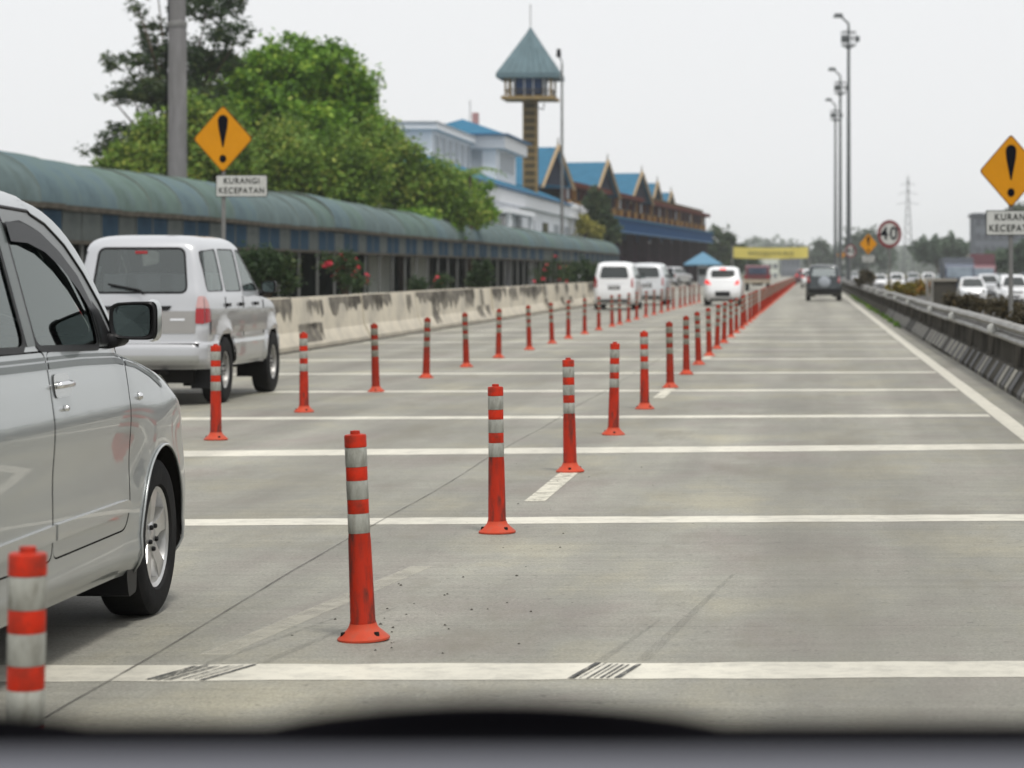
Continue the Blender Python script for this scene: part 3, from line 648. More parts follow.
def car(spec, name):
    """build one car of a kind at the origin, heading +Y"""
    S = Shell(spec['levels'], spec.get('bow_f', .1), spec.get('bow_r', .05), spec.get('taper', .05), spec.get('disp'))
    root = empty(name); nu, nv = spec.get('res', (24, 2)); vt = S.n - 1.001
    arches = []
    for ya in (spec['axles']):
        c = [(ya + spec['arch_r'] * math.cos(a), spec['wheel_r'] + spec['arch_r'] * math.sin(a)) for a in np.linspace(0, 2 * PI, 48, endpoint=False)]
        for sg in (1, -1): arches.append([S.side(y, z, sg) for y, z in c])
    wins = []
    for sg in (1, -1):
        for p in spec['side_windows']: wins.append((S.sp(rounded(p, .05), sg), S.sp(grow(rounded(p, .05), spec.get('seal', .022)), sg), 'side_window'))
    for p in spec['rear_window']: wins.append((S.ep(rounded(p, .06), True), S.ep(grow(rounded(p, .06), .02), True), 'rear_window'))
    for p in spec['windscreen']: wins.append((S.ep(rounded(p, .06), False), S.ep(grow(rounded(p, .06), .02), False), 'windscreen'))
    doors = spec.get('doors', []); dholes = []
    for sg in (1, -1):
        for p in doors: dholes.append((S.sp(rounded(p, .05), sg, 0, .03), S.sp(grow(rounded(p, .05), -.006), sg, 0, .03)))
    rect = []
    for a, b in (((-.25, 0), (5.75, 0)), ((5.75, 0), (5.75, vt)), ((5.75, vt), (-.25, vt)), ((-.25, vt), (-.25, 0))):
        k = max(1, int(abs(a[0] - b[0]) * nu)) if a[1] == b[1] else max(1, int(abs(a[1] - b[1]) * nv * 1))
        rect += [(a[0] + (b[0] - a[0]) * i / k, a[1] + (b[1] - a[1]) * i / k) for i in range(k)]
    pm = spec['paint']
    body = S.panel('body', rect, arches + [w_[0] for w_ in wins] + [d[0] for d in dholes], pm, root, 0, nu, nv, merge=True)
    # roof cap + floor
    top = [S.pt(u, vt) for u in np.linspace(-.25, 5.75, 60, endpoint=False)]
    cap = MB(); cap.add(top + [Vector((0, sum(p.y for p in top) / 60, top[0].z + .004))], [(i, (i + 1) % 60, 60) for i in range(60)]); cap.build('roof', pm, root, smooth=True)
    zf = spec['levels'][0][0]; w0 = spec['levels'][0][1]
    fl = MB().bx(-w0 * .80, w0 * .80, spec['levels'][0][2] + .1, spec['levels'][0][3] - .12, zf - .02, zf + .06); 
    for ya in spec['axles']: fl.bx(-w0 * .55, w0 * .55, ya - .05, ya + .05, spec['wheel_r'] - .06, spec['wheel_r'] + .04)
    fl.build('underbody', M['under'], root)
    for d in dholes: S.panel('door', d[1], [], pm, root, -.001, nu, nv)
    if doors:                                        # dark door aperture behind the shut lines
        for sg in (1, -1):
            ap = S.sp([(min(q[0] for p in doors for q in p) - .03, min(q[1] for p in doors for q in p) - .02), (max(q[0] for p in doors for q in p) + .03, min(q[1] for p in doors for q in p) - .02),
                       (max(q[0] for p in doors for q in p) + .03, max(q[1] for p in doors for q in p) + .01), (min(q[0] for p in doors for q in p) - .03, max(q[1] for p in doors for q in p) + .01)], sg)
            S.panel('door_frame', ap, arches, M['under'], root, -.014, nu, nv)
    for pane, rim, nm in wins:
        S.panel(nm, pane, [], spec.get('rear_glass', spec['glass']) if nm == 'rear_window' else spec['glass'], root, -.004, nu, nv)
        S.panel('window_seal', rim, [pane], M['black'], root, .003, nu, nv, smooth=True)
    for ya in spec['axles']:
        for sg in (1, -1):
            mb = MB(); n = 24; ra = spec['arch_r']; V = []
            for i in range(n + 1):
                a = PI * 1.25 * i / n - PI * .125; yy, zz = ya + ra * math.cos(a), spec['wheel_r'] + ra * math.sin(a)
                xo = abs(S.pt(*S.side(yy, max(zz, zf), 1)).x) - .004
                V += [(sg * xo, yy, zz), (sg * (xo - .28), yy, zz)]
            mb.add(V, [(2 * i, 2 * i + 1, 2 * i + 3, 2 * i + 2) for i in range(n)]); mb.add(V[1::2] + [(sg * (xo - .28), ya, spec['wheel_r'])], [(i, i + 1, n + 1) for i in range(n)])
            mb.build('wheel_well', M['under'], root, smooth=True)
            wx = spec['track'] / 2
            wheel(root, sg * wx, ya, spec['wheel_r'], spec['wheel_w'], spec['rim_r'], spec['rim'], sg, spec.get('rim_mat', M['alloy']))
    for nm, poly, mat, off, where in spec.get('panels', []):
        if where == 'side':
            for sg in (1, -1): S.panel(nm, S.sp(rounded(poly, .015), sg, 0, .03), [], mat, root, off, nu, nv)
        else:
            for sg in ((1, -1) if where.endswith('2') else (1,)):
                pp = [(x * sg, z) for x, z in poly]; S.panel(nm, S.ep(rounded(pp, .015), where.startswith('rear')), [], mat, root, off, nu, nv)
    if 'interior' in spec: spec['interior'](root)
    if 'extra' in spec: spec['extra'](root, S)
    return root, S

def raised(S, root, name, poly, mat, sg, off, base=None):
    """a strip standing proud of the skin, with side walls"""
    o = S.panel(name, S.sp(poly, sg, 0, .03), [], mat, root, off, 40, 4)
    P = dense(poly, .03); mb = MB(); n = len(P)
    V = [S.pt(*S.side(y, z, sg), off) for y, z in P] + [S.pt(*S.side(y, z, sg), -.006) for y, z in P]
    mb.add(V, [(i, (i + 1) % n, n + (i + 1) % n, n + i) for i in range(n)]); mb.build(name + '_edge', mat, o, smooth=40); return o

def mirror_part(root, sg, x, y, z, w_, h_, shell_mat, base):
    """door mirror: rounded housing with the glass facing back"""
    mb = MB(); n = 20; rings = [(-.075, .92), (-.07, 1.0), (-.02, 1.0), (.03, .86), (.06, .55), (.07, .15)]; V = []
    for yy, k in rings:
        for i in range(n):
            a = 2 * PI * i / n; ca, sa = math.cos(a), math.sin(a); e = .42
            V.append((x + sg * (w_ / 2) * k * math.copysign(abs(ca) ** e, ca), y + yy, z + (h_ / 2) * k * math.copysign(abs(sa) ** e, sa) * (1 + .08 * ca)))
    mb.add(V, [(r * n + i, r * n + (i + 1) % n, (r + 1) * n + (i + 1) % n, (r + 1) * n + i) for r in range(len(rings) - 1) for i in range(n)] + [tuple((len(rings) - 1) * n + i for i in range(n))])
    h = mb.build('door_mirror', M['black'], root, smooth=50)
    g = MB(); V = []
    for i in range(n):
        a = 2 * PI * i / n; ca, sa = math.cos(a), math.sin(a); e = .42
        V.append((x + sg * (-.005 + (w_ / 2) * .80 * math.copysign(abs(ca) ** e, ca)), y - .068, z + (h_ / 2) * .82 * math.copysign(abs(sa) ** e, sa) * (1 + .08 * ca)))
    g.add(V + [(x, y - .066, z)], [(i, (i + 1) % n, n) for i in range(n)]); g.build('mirror_glass', M['mirror'], h)
    b = MB(); b.add([(p[0], p[1], p[2] - .001) for p in V], [tuple(range(n))]); 
    r = MB(); V = []
    for i in range(n):
        a = 2 * PI * i / n; ca, sa = math.cos(a), math.sin(a); e = .42
        for k, yy in ((.80, -.066), (.93, -.076)):
            V.append((x + sg * (w_ / 2) * k * math.copysign(abs(ca) ** e, ca), y + yy, z + (h_ / 2) * k * math.copysign(abs(sa) ** e, sa) * (1 + .08 * ca)))
    r.add(V, [(2 * i, 2 * i + 1, (2 * i + 3) % (2 * n), (2 * i + 2) % (2 * n)) for i in range(n)]); r.build('mirror_rim', M['black'], h, smooth=True)
    if shell_mat:
        c = MB(); V = []
        for yy, k in [(-.06, 1.05), (-.02, 1.12), (.03, .98), (.062, .60)]:
            for i in range(13):
                a = -1.25 + 2.5 * i / 12; ca, sa = math.cos(a), math.sin(a); e = .42
                V.append((x + sg * (w_ / 2) * k * math.copysign(abs(ca) ** e, ca), y + yy, z + (h_ / 2) * k * math.copysign(abs(sa) ** e, sa) * (1 + .08 * ca)))
        c.add(V, [(r_ * 13 + i, r_ * 13 + i + 1, (r_ + 1) * 13 + i + 1, (r_ + 1) * 13 + i) for r_ in range(3) for i in range(12)]); c.build('mirror_cover', shell_mat, h, smooth=True)
    f = MB(); f.tube([base, (x - sg * w_ * .35, y + .005, z - h_ * .42)], [.028, .035], 10); f.build('mirror_foot', M['black'], h, smooth=True)
    return h

def seats(rows, mat, heads=None):
    def f(root):
        for (y, z0, xs) in rows:
            for x in xs:
                mb = MB()
                mb.prism(rounded([(y - .26, .45), (y + .28, .45), (y + .30, .60), (y - .02, .62), (y - .16, z0), (y - .30, z0)], .06), x - .21, x + .21, 'x'); mb.build('seat', mat, root, smooth=40)
                mb = MB(); mb.prism(rounded([(y - .31, z0 + .03), (y - .20, z0 + .03), (y - .22, z0 + .21), (y - .30, z0 + .21)], .04), x - .11, x + .11, 'x'); mb.build('headrest', heads or mat, root, smooth=40)
    return f

# --- the silver people carrier (side nearest the camera) -----------------------------------------
def mpv_disp(p):
    d = 0.0
    for ya in (1.33, -1.33):
        r = math.hypot(p.y - ya, p.z - .305); d += .016 * math.exp(-((r - .34) / .15) ** 2)
    if abs(p.x) > .5: d += -.006 * math.exp(-((p.z - .62) / .12) ** 2) + .007 * math.exp(-((p.z - .82) / .10) ** 2) + (.016 * math.exp(-((p.z - .27) / .05) ** 2))
    return d
MPV_LV = [  # z, half width, rear, front, rear corner radius, front corner radius
    (.205, .690, -1.97, 2.02, .22, .36), (.30, .722, -2.03, 2.11, .22, .36), (.42, .732, -2.06, 2.14, .22, .36), (.56, .737, -2.06, 2.14, .20, .36), (.70, .738, -2.05, 2.10, .18, .38),
    (.80, .735, -2.04, 2.04, .16, .40), (.87, .729, -2.03, 1.93, .15, .46), (.93, .724, -2.03, 1.77, .15, .48), (.98, .718, -2.02, 1.52, .15, .50), (1.02, .712, -2.02, 1.22, .15, .46), (1.05, .706, -2.02, 1.08, .15, .30),
    (1.10, .697, -2.01, 1.02, .15, .16), (1.22, .672, -1.99, .91, .15, .13), (1.34, .647, -1.96, .775, .15, .12), (1.46, .620, -1.92, .60, .16, .13), (1.54, .595, -1.87, .40, .18, .15), (1.585, .560, -1.80, .20, .22, .20), (1.618, .50, -1.70, .0, .28, .28), (1.642, .38, -1.55, -.32, .3, .30), (1.65, .20, -1.35, -.55, .15, .15)]
FW = [(-.195, 1.085), (.56, 1.068), (.545, 1.20), (.43, 1.305), (.27, 1.385), (.08, 1.448), (-.10, 1.478), (-.275, 1.482)]
RW = [(-.325, 1.085), (-.405, 1.482), (-1.02, 1.482), (-1.10, 1.095)]
QW = [(-1.20, 1.10), (-1.12, 1.475), (-1.62, 1.46), (-1.78, 1.14)]
def mpv_extra(root, S):
    for sg in (1, -1):
        raised(S, root, 'side_moulding', [(-.098, .435), (.838, .445), (.832, .475), (.80, .492), (-.098, .488)], M['silver_trim'], sg, .012)
        raised(S, root, 'side_moulding', [(-.92, .425), (-.125, .435), (-.125, .488), (-.80, .478)], M['silver_trim'], sg, .012)
        # two grey stripes under the windows
        for z0, z1 in ((1.034, 1.045), (1.004, 1.027)):
            up = [(-1.9, z1), (-.6, z1), (.3, z1 - .002), (.75, z1 - .012), (1.0, z1 - .042), (1.2, z1 - .085), (1.36, z1 - .135)]; lo = [(y, z - (z1 - z0) * (1 if y < 1 else .75)) for y, z in up]
            for a, b in ((-1.9, -.122), (-.102, .842), (.862, 1.36)):
                def cut(line): 
                    ys_ = [y for y, _ in line]; zs = [z for _, z in line]; g = np.linspace(a, b, 12); return [(y, float(np.interp(y, ys_, zs))) for y in g]
                S.panel('side_stripe', S.sp(cut(up) + cut(lo)[::-1], sg), [], M['stripe'], root, .0025, 40, 4)
        # smoked visor over the door windows: stands off the glass
        vis = [(-.285, 1.488), (-.10, 1.486), (.085, 1.456), (.275, 1.393), (.44, 1.312), (.565, 1.195), (.54, 1.165), (.40, 1.262), (.25, 1.333), (.07, 1.392), (-.10, 1.420), (-.275, 1.424)]
        S.panel('window_visor', S.sp(vis, sg), [], M['visor'], root, .014, 40, 4)
        S.panel('window_visor', S.sp([(-.40, 1.488), (-.39, 1.425), (-1.0, 1.425), (-1.02, 1.488)], sg), [], M['visor'], root, .014, 40, 4)
        # black sail panel at the mirror, black door frames
        S.panel('mirror_sail', S.sp([(.585, 1.070), (.775, 1.067), (.665, 1.185), (.580, 1.225)], sg), [], M['black'], root, .008, 40, 4)
        S.panel('door_pillar', S.sp([(-.215, 1.083), (-.305, 1.083), (-.385, 1.485), (-.295, 1.485)], sg), [], M['stripe'], root, .004, 40, 4)
        ro = [(-1.9, 1.530), (-.3, 1.540), (.02, 1.530), (.22, 1.490), (.40, 1.420), (.56, 1.325), (.70, 1.215), (.80, 1.115), (.84, 1.066)]
        fr = [(-.285, 1.486)] + [(y, z - .006) for y, z in ro[1:]] + [(.80, 1.064), (.585, 1.066), (.572, 1.215), (.445, 1.325), (.28, 1.405), (.09, 1.468), (-.10, 1.498)]
        S.panel('door_frame_trim', S.sp(fr, sg), [], M['frame_grey'], root, .004, 40, 4)
        mb = MB(); mb.tube([S.pt(*S.side(y, z, sg), .003) for y, z in dense(ro, .05, False)], .007, 6); mb.build('roof_gutter', M['black'], root, smooth=True)
        # chrome handles
        for yh in (.01, -.98):
            h = MB(); P = [S.pt(*S.side(yh + a, .945 + b, sg), c) for a, b, c in ((-.075, 0, .004), (-.055, .002, .022), (0, .003, .026), (.055, .002, .022), (.075, 0, .004))]
            h.tube(P, [.010, .012, .013, .012, .010], 10); ho = h.build('door_handle', M['chrome'], root, smooth=True)
            S.panel('handle_cup', S.sp(rounded([(yh - .095, .905), (yh + .095, .905), (yh + .09, .985), (yh - .09, .985)], .03), sg), [], M['cup'], root, .004, 60, 6)
            MB().lathe([(.010, 0), (.010, .012), (.007, .016), (.0001, .016)], 10, S.pt(*S.side(yh - .0, .868, sg), .0), axis='x').build('keyhole', M['chrome'], root, smooth=40)
        mk = MB().lathe([(.0001, .012), (.010, .010), (.016, .0), (.016, -.004)], 12, S.pt(*S.side(.985, .862, sg), .004), axis='x'); mk.build('side_repeater', M['chrome'], root, smooth=True)
        lip = [(1.33 + .357 * math.cos(a), .302 + .357 * math.sin(a)) for a in np.linspace(-.25, PI + .25, 40)]
        MB().tube([S.pt(*S.side(y, z, sg), .004) for y, z in lip if z > .21], .005, 8).build('arch_lip', M['silver'], root, smooth=True)
        # mud flap
        mf = MB(); mf.prism(rounded([(1.33 - .40, .36), (1.33 - .29, .40), (1.33 - .315, .13), (1.33 - .42, .12), (1.33 - .45, .20)], .02), sg * .52, sg * .715, 'x'); mf.build('mud_flap', M['black'], root, smooth=30)
        mirror_part(root, sg, sg * .79, .74, 1.150, .17, .138, M['silver'] if spec_cur.get('near') else M['white'], S.pt(*S.side(.70, 1.075, sg), .0))
    w_ = MB(); w_.lathe([(.185, 0), (.2, .012), (.185, .024), (.17, .012)], 28, closed=True); so_ = w_.build('steering_wheel', M['black'], root, smooth=True); so_.location = (.33, .42, 1.0); so_.rotation_euler = (math.radians(62), 0, 0)
    db = MB(); db.prism(rounded([(.98, .5), (.98, 1.055), (.72, 1.06), (.58, .98), (.60, .5)], .05), -.62, .62, 'x'); db.build('dashboard', M['dark_in'], root, smooth=40)
mpv_panels = [
    ('tail_lamp', [(.60, .78), (.735, .78), (.735, 1.12), (.655, 1.14), (.61, 1.0)], M['lamp_red'], .010, 'rear2'),
    ('reverse_lamp', [(.615, .84), (.70, .84), (.70, .90), (.62, .90)], M['lamp_clear'], .014, 'rear2'),
    ('number_plate', [(-.21, .70), (.21, .70), (.21, .81), (-.21, .81)], M['plate'], .012, 'rear'),
    ('plate_figures', [(-.15, .74), (.15, .74), (.15, .775), (-.15, .775)], M['plate_mark'], .014, 'rear'),
    ('tailgate_handle', [(-.26, .855), (.26, .855), (.25, .885), (-.25, .885)], M['chrome'], .012, 'rear'),
    ('bumper_slot', [(-.55, .27), (.55, .27), (.56, .36), (-.56, .36)], M['black'], .004, 'rear'),
    ('headlamp', [(.40, .74), (.69, .80), (.70, .92), (.46, .85)], M['lamp_head'], .008, 'front2'),
    ('grille', [(-.36, .72), (.36, .72), (.39, .83), (-.39, .83)], M['grille'], .006, 'front'),
    ('lower_grille', [(-.44, .30), (.44, .30), (.40, .44), (-.40, .44)], M['grille'], .006, 'front'),
    ('number_plate', [(-.2, .52), (.2, .52), (.2, .62), (-.2, .62)], M['plate'], .012, 'front'),
    ('fog_lamp', [(.50, .34), (.60, .34), (.60, .42), (.50, .42)], M['lamp_head'], .008, 'front2')]
MPV = dict(levels=MPV_LV, bow_f=.10, bow_r=.04, taper=.05, disp=mpv_disp, axles=(1.33, -1.33), arch_r=.352, wheel_r=.302, wheel_w=.175, track=1.27, rim_r=.197, rim='alloy', res=(50, 3), near=True,
           side_windows=[FW, RW, QW], rear_window=[[(-.50, 1.10), (.50, 1.10), (.42, 1.46), (-.42, 1.46)]], windscreen=[[(-.58, 1.09), (.58, 1.09), (.42, 1.50), (-.42, 1.50)]],
           doors=[[(-.112, .368), (.80, .378), (.852, .46), (.856, 1.055), (.60, 1.060), (-.112, 1.066)], [(-.118, .366), (-.90, .372), (-1.02, .75), (-1.06, 1.07), (-.118, 1.066)]],
           paint=M['silver'], glass=M['glass'], panels=mpv_panels, interior=seats([(.12, 1.08, (-.33, .33)), (-.75, 1.08, (-.33, .33))], M['seat']), extra=mpv_extra)
spec_cur = MPV
mpv, S0 = car(MPV, 'silver_people_carrier')
mpv.name = 'people_carrier'; mpv.location = (-3.245, 8.735, 0)
tag(mpv, 'silver people carrier filling the left edge, with black door mirror and alloy wheel', 'car')

# --- pale van with tall rear window ---------------------------------------------------------------
VAN_LV = [(.36, .64, -2.12, 1.98, .12, .3), (.42, .675, -2.24, 2.04, .14, .3), (.47, .685, -2.26, 2.06, .14, .3), (.60, .685, -2.25, 2.06, .13, .3), (.625, .678, -2.19, 2.02, .12, .3), (.75, .685, -2.18, 2.0, .11, .3), (.90, .682, -2.17, 1.95, .11, .3), (.98, .678, -2.16, 1.80, .11, .32), (1.03, .674, -2.155, 1.45, .11, .32), (1.07, .669, -2.15, 1.0, .11, .3),
          (1.10, .663, -2.145, .92, .11, .2), (1.22, .643, -2.11, .68, .11, .17), (1.35, .622, -2.075, .44, .11, .17), (1.48, .60, -2.04, .20, .12, .17), (1.57, .58, -2.01, .02, .14, .2), (1.625, .55, -1.96, -.10, .18, .24), (1.66, .50, -1.88, -.2, .24, .28), (1.685, .40, -1.72, -.36, .28, .3), (1.695, .2, -1.4, -.7, .15, .15)]
def van_disp(p):
    d = 0.0
    for ya in (1.35 * VK, -1.35 * VK):
        r = math.hypot(p.y - ya, p.z - .335); d += .03 * math.exp(-((r - .41) / .06) ** 2) if p.z < .9 and abs(p.x) > .45 else 0
    return d
def van_extra(root, S):
    for sg in (1, -1):
        mirror_part(root, sg, sg * .76, .78 * VK, 1.16, .16, .13, None, S.pt(*S.side(.76 * VK, 1.08, sg)))
        for y in (-.42, -1.12, .40): MB().box(S.pt(*S.side((y - .02) * VK, .985, sg), .012), (.03, .14, .035)).build('door_handle', M['black'], root)
        for yy in (-.30, -1.22, .84):
            mb = MB(); mb.tube([S.pt(*S.side(yy * VK, z, sg), .001) for z in np.linspace(.44, 1.07, 12)], .005, 5); mb.build('shut_line', M['under'], root)
        S.panel('side_cladding', S.sp([(-.77, .40), (.76, .40), (.76, .66), (-.77, .66)], sg), [], M['silver_trim'], root, .01, 30, 3)
        mf = MB().bx(sg * .45, sg * .66, -1.60, -1.58, .16, .45); mf.build('mud_flap', M['black'], root)
    mb = MB(); mb.tube([(-.60, -1.903, .60), (.60, -1.903, .60)], .02, 6); mb.build('bumper_seam', M['under'], root)
    mb = MB(); mb.tube([(.05, -1.90, 1.10), (.02, -1.885, 1.14), (-.30, -1.868, 1.20)], .010, 6); mb.build('rear_wiper', M['black'], root, smooth=True)
    mb = MB(); mb.bx(-.06, .06, -1.769, -1.747, 1.50, 1.53); mb.build('brake_lamp', M['lamp_red'], root)
    mb = MB(); mb.tube([(.25, -1.643, .34), (.25, -1.903, .33)], .03, 8); mb.build('exhaust', M['under'], root, smooth=True)
    mb = MB(); mb.bx(-.5, .5, -1.73, -1.384, .22, .36); mb.build('fuel_tank', M['under'], root)
    mb = MB().lathe([(.29, -.05), (.32, 0), (.29, .05), (.18, .05), (.18, -.05)], 24, (-.15, -1.514, .30), closed=True); mb.build('spare_tyre', M['rubber'], root, smooth=40)
VAN = dict(levels=VAN_LV, bow_f=.08, bow_r=.03, taper=.035, disp=van_disp, axles=(1.35, -1.35), arch_r=.395, wheel_r=.335, wheel_w=.19, track=1.22, rim_r=.19, rim='steel', rim_mat=M['steel_wheel'], res=(36, 3), seal=.011,
           side_windows=[[(-2.02, 1.135), (-1.99, 1.52), (-1.36, 1.545), (-1.26, 1.135)], [(-1.14, 1.13), (-1.24, 1.545), (-.44, 1.545), (-.33, 1.13)], [(-.22, 1.13), (-.33, 1.545), (-.06, 1.53), (.30, 1.34), (.66, 1.13)]],
           rear_window=[[(-.47, 1.125), (.47, 1.125), (.42, 1.545), (-.42, 1.545)]], windscreen=[[(-.58, 1.12), (.58, 1.12), (.46, 1.55), (-.46, 1.55)]],
           paint=M['white_van'], glass=M['glass'], rear_glass=M['glass_rear'], extra=van_extra, interior=seats([(.1, 1.1, (-.3, .3)), (-.55, 1.10, (-.36, 0, .36)), (-1.18, 1.09, (-.34, 0, .34))], M['seat'], M['seat_pale']),
           panels=[('tail_lamp', [(.575, .81), (.70, .81), (.70, .96), (.575, .96)], M['lamp_red'], .014, 'rear2'), ('tail_lamp_side', [(-2.17, .81), (-2.02, .83), (-2.05, .96), (-2.165, .96)], M['lamp_red'], .015, 'side'), ('turn_lamp_side', [(-2.165, .965), (-2.05, .965), (-2.10, 1.08), (-2.15, 1.08)], M['lamp_clear'], .013, 'side'), ('turn_lamp', [(.575, .965), (.70, .965), (.70, 1.08), (.590, 1.08)], M['lamp_clear'], .012, 'rear2'),
                   ('plate_garnish', [(-.40, .94), (.30, .94), (.34, .985), (-.40, .985)], M['black'], .014, 'rear'), ('number_plate', [(-.20, .79), (.20, .79), (.20, .91), (-.20, .91)], M['plate'], .012, 'rear'), ('plate_figures', [(-.15, .83), (.15, .83), (.15, .875), (-.15, .875)], M['plate_mark'], .014, 'rear'),
                   ('tailgate_band', [(-.575, .715), (.575, .715), (.575, .935), (-.575, .935)], M['van_grey'], .006, 'rear'), ('number_badge', [(.32, .84), (.47, .84), (.47, .862), (.32, .862)], M['chrome'], .010, 'rear'),
                   ('bumper_strip', [(-.62, .43), (.62, .43), (.62, .50), (-.62, .50)], M['silver_trim'], .012, 'rear'),
                   ('side_band', [(-2.0, .70), (1.6, .70), (1.5, .93), (-2.0, .955)], M['van_grey'], .011, 'side'),
                   ('headlamp', [(.40, .74), (.66, .76), (.66, .92), (.42, .90)], M['lamp_head'], .008, 'front2'), ('grille', [(-.36, .74), (.36, .74), (.36, .90), (-.36, .90)], M['grille'], .006, 'front'), ('number_plate', [(-.2, .52), (.2, .52), (.2, .62), (-.2, .62)], M['plate'], .012, 'front')])
def scale_len(sp, k):
    sp['levels'] = [(l[0], l[1], l[2] * k, l[3] * k, l[4], l[5] * k) for l in sp['levels']]; sp['axles'] = tuple(a * k for a in sp['axles'])
    sp['side_windows'] = [[(y * k, z) for y, z in p] for p in sp['side_windows']]
    sp['panels'] = [(n_, [(a * k, b) for a, b in p] if w_ == 'side' else p, m_, o_, w_) for n_, p, m_, o_, w_ in sp['panels']]
VK = .865; scale_len(VAN, VK)
spec_cur = VAN
van, SV = car(VAN, 'pale_van'); van.name = 'passenger_van'; van.location = (-6.615, 27.45, 0)
tag(van, 'white and grey passenger van with tall tinted rear window behind the silver car', 'van')

# --- small far cars: lighter meshes of the same build --------------------------------------------
MPVF = dict(MPV); MPVF.update(res=(18, 2), disp=None, doors=[], near=False, paint=M['white'], glass=M['glass_dark'], interior=seats([(.12, 1.08, (-.33, .33))], M['seat']), extra=lambda r, S: [mirror_part(r, sg, sg * .80, .74, 1.15, .20, .15, None, S.pt(*S.side(.70, 1.075, sg))) for sg in (1, -1)] and None)
def repaint(root, frm, to):
    for o in [root] + list(root.children_recursive):
        if o.type == 'MESH':
            idx = [i for i, m in enumerate(o.data.materials) if m and m.name == frm.name]
            if idx:
                me = o.data.copy()
                for i in idx: me.materials[i] = to
                o.data = me
    return root
mpv_far, _ = car(MPVF, 'people_carrier')
HAT_LV = [(.20, .68, -1.72, 1.72, .3, .4), (.32, .72, -1.80, 1.80, .3, .42), (.48, .73, -1.83, 1.83, .28, .42), (.65, .73, -1.80, 1.80, .26, .42), (.78, .725, -1.76, 1.70, .24, .44), (.87, .715, -1.73, 1.5, .22, .44), (.93, .705, -1.71, 1.2, .22, .42), (.97, .695, -1.70, .98, .22, .35),
          (1.02, .68, -1.68, .88, .22, .25), (1.15, .65, -1.60, .62, .22, .22), (1.28, .62, -1.50, .36, .22, .22), (1.38, .59, -1.40, .14, .22, .24), (1.44, .55, -1.30, -.02, .26, .28), (1.48, .48, -1.18, -.2, .3, .3), (1.505, .3, -1.0, -.45, .2, .2)]
HAT = dict(levels=HAT_LV, bow_f=.1, bow_r=.08, taper=.06, axles=(1.2, -1.25), arch_r=.33, wheel_r=.285, wheel_w=.17, track=1.26, rim_r=.18, rim='alloy', res=(18, 2), paint=M['white'], glass=M['glass_black'],
           side_windows=[[(-.2, 1.0), (-.27, 1.36), (.0, 1.34), (.3, 1.2), (.55, 1.0)], [(-.3, 1.0), (-.37, 1.36), (-.95, 1.34), (-1.15, 1.03)]], rear_window=[[(-.45, 1.10), (.45, 1.10), (.44, 1.34), (-.44, 1.34)]], windscreen=[[(-.58, 1.0), (.58, 1.0), (.46, 1.4), (-.46, 1.4)]],
           interior=seats([(.0, 1.0, (-.3, .3))], M['seat']),
           panels=[('tail_lamp', [(.46, .80), (.70, .84), (.72, 1.0), (.56, .97)], M['lamp_red_lit'], .012, 'rear2'), ('brake_lamp', [(-.13, 1.372), (.13, 1.372), (.12, 1.42), (-.12, 1.42)], M['lamp_red_lit'], .012, 'rear'),
                   ('number_plate', [(-.21, .40), (.21, .40), (.21, .52), (-.21, .52)], M['plate'], .012, 'rear'), ('plate_recess', [(-.30, .36), (.30, .36), (.30, .56), (-.30, .56)], M['grille'], .004, 'rear'), ('bumper_slot', [(-.5, .22), (.5, .22), (.5, .28), (-.5, .28)], M['black'], .006, 'rear'),
                   ('headlamp', [(.40, .62), (.68, .66), (.70, .80), (.46, .74)], M['lamp_head'], .008, 'front2'), ('grille', [(-.40, .50), (.40, .50), (.36, .62), (-.36, .62)], M['grille'], .006, 'front'), ('lower_grille', [(-.5, .28), (.5, .28), (.4, .42), (-.4, .42)], M['grille'], .006, 'front')])
hat, _ = car(HAT, 'hatchback')
SUV_LV = [(.28, .66, -1.95, 1.90, .14, .3), (.36, .70, -2.0, 1.95, .16, .3), (.50, .715, -2.02, 1.98, .16, .3), (.65, .72, -2.0, 1.97, .15, .3), (.85, .72, -1.98, 1.92, .15, .32), (.97, .71, -1.97, 1.7, .15, .32), (1.03, .705, -1.96, 1.3, .15, .32), (1.07, .698, -1.96, .95, .15, .3),
          (1.12, .685, -1.95, .86, .15, .2), (1.28, .65, -1.92, .58, .15, .18), (1.44, .615, -1.88, .28, .15, .18), (1.54, .59, -1.84, .08, .17, .2), (1.60, .55, -1.78, -.06, .22, .25), (1.63, .47, -1.66, -.2, .26, .3), (1.645, .28, -1.45, -.45, .15, .15)]
def suv_extra(root, S):
    mb = MB().lathe([(.0001, .075), (.16, .07), (.22, .05), (.25, .02), (.25, -.02), (.0001, -.02)], 28, axis='y'); o = mb.build('spare_wheel_cover', M['spare'], root, smooth=40); o.location = (.02, -2.0, .86); o.rotation_euler = (0, 0, PI)
    for sg in (1, -1):
        mirror_part(root, sg, sg * .80, .70, 1.17, .18, .15, None, S.pt(*S.side(.68, 1.08, sg)))
        mb = MB(); mb.tube([(sg * .52, -1.5, 1.64), (sg * .52, -1.4, 1.68), (sg * .52, -.4, 1.69), (sg * .52, -.25, 1.64)], .014, 6); mb.build('roof_rail', M['black'], root, smooth=True)
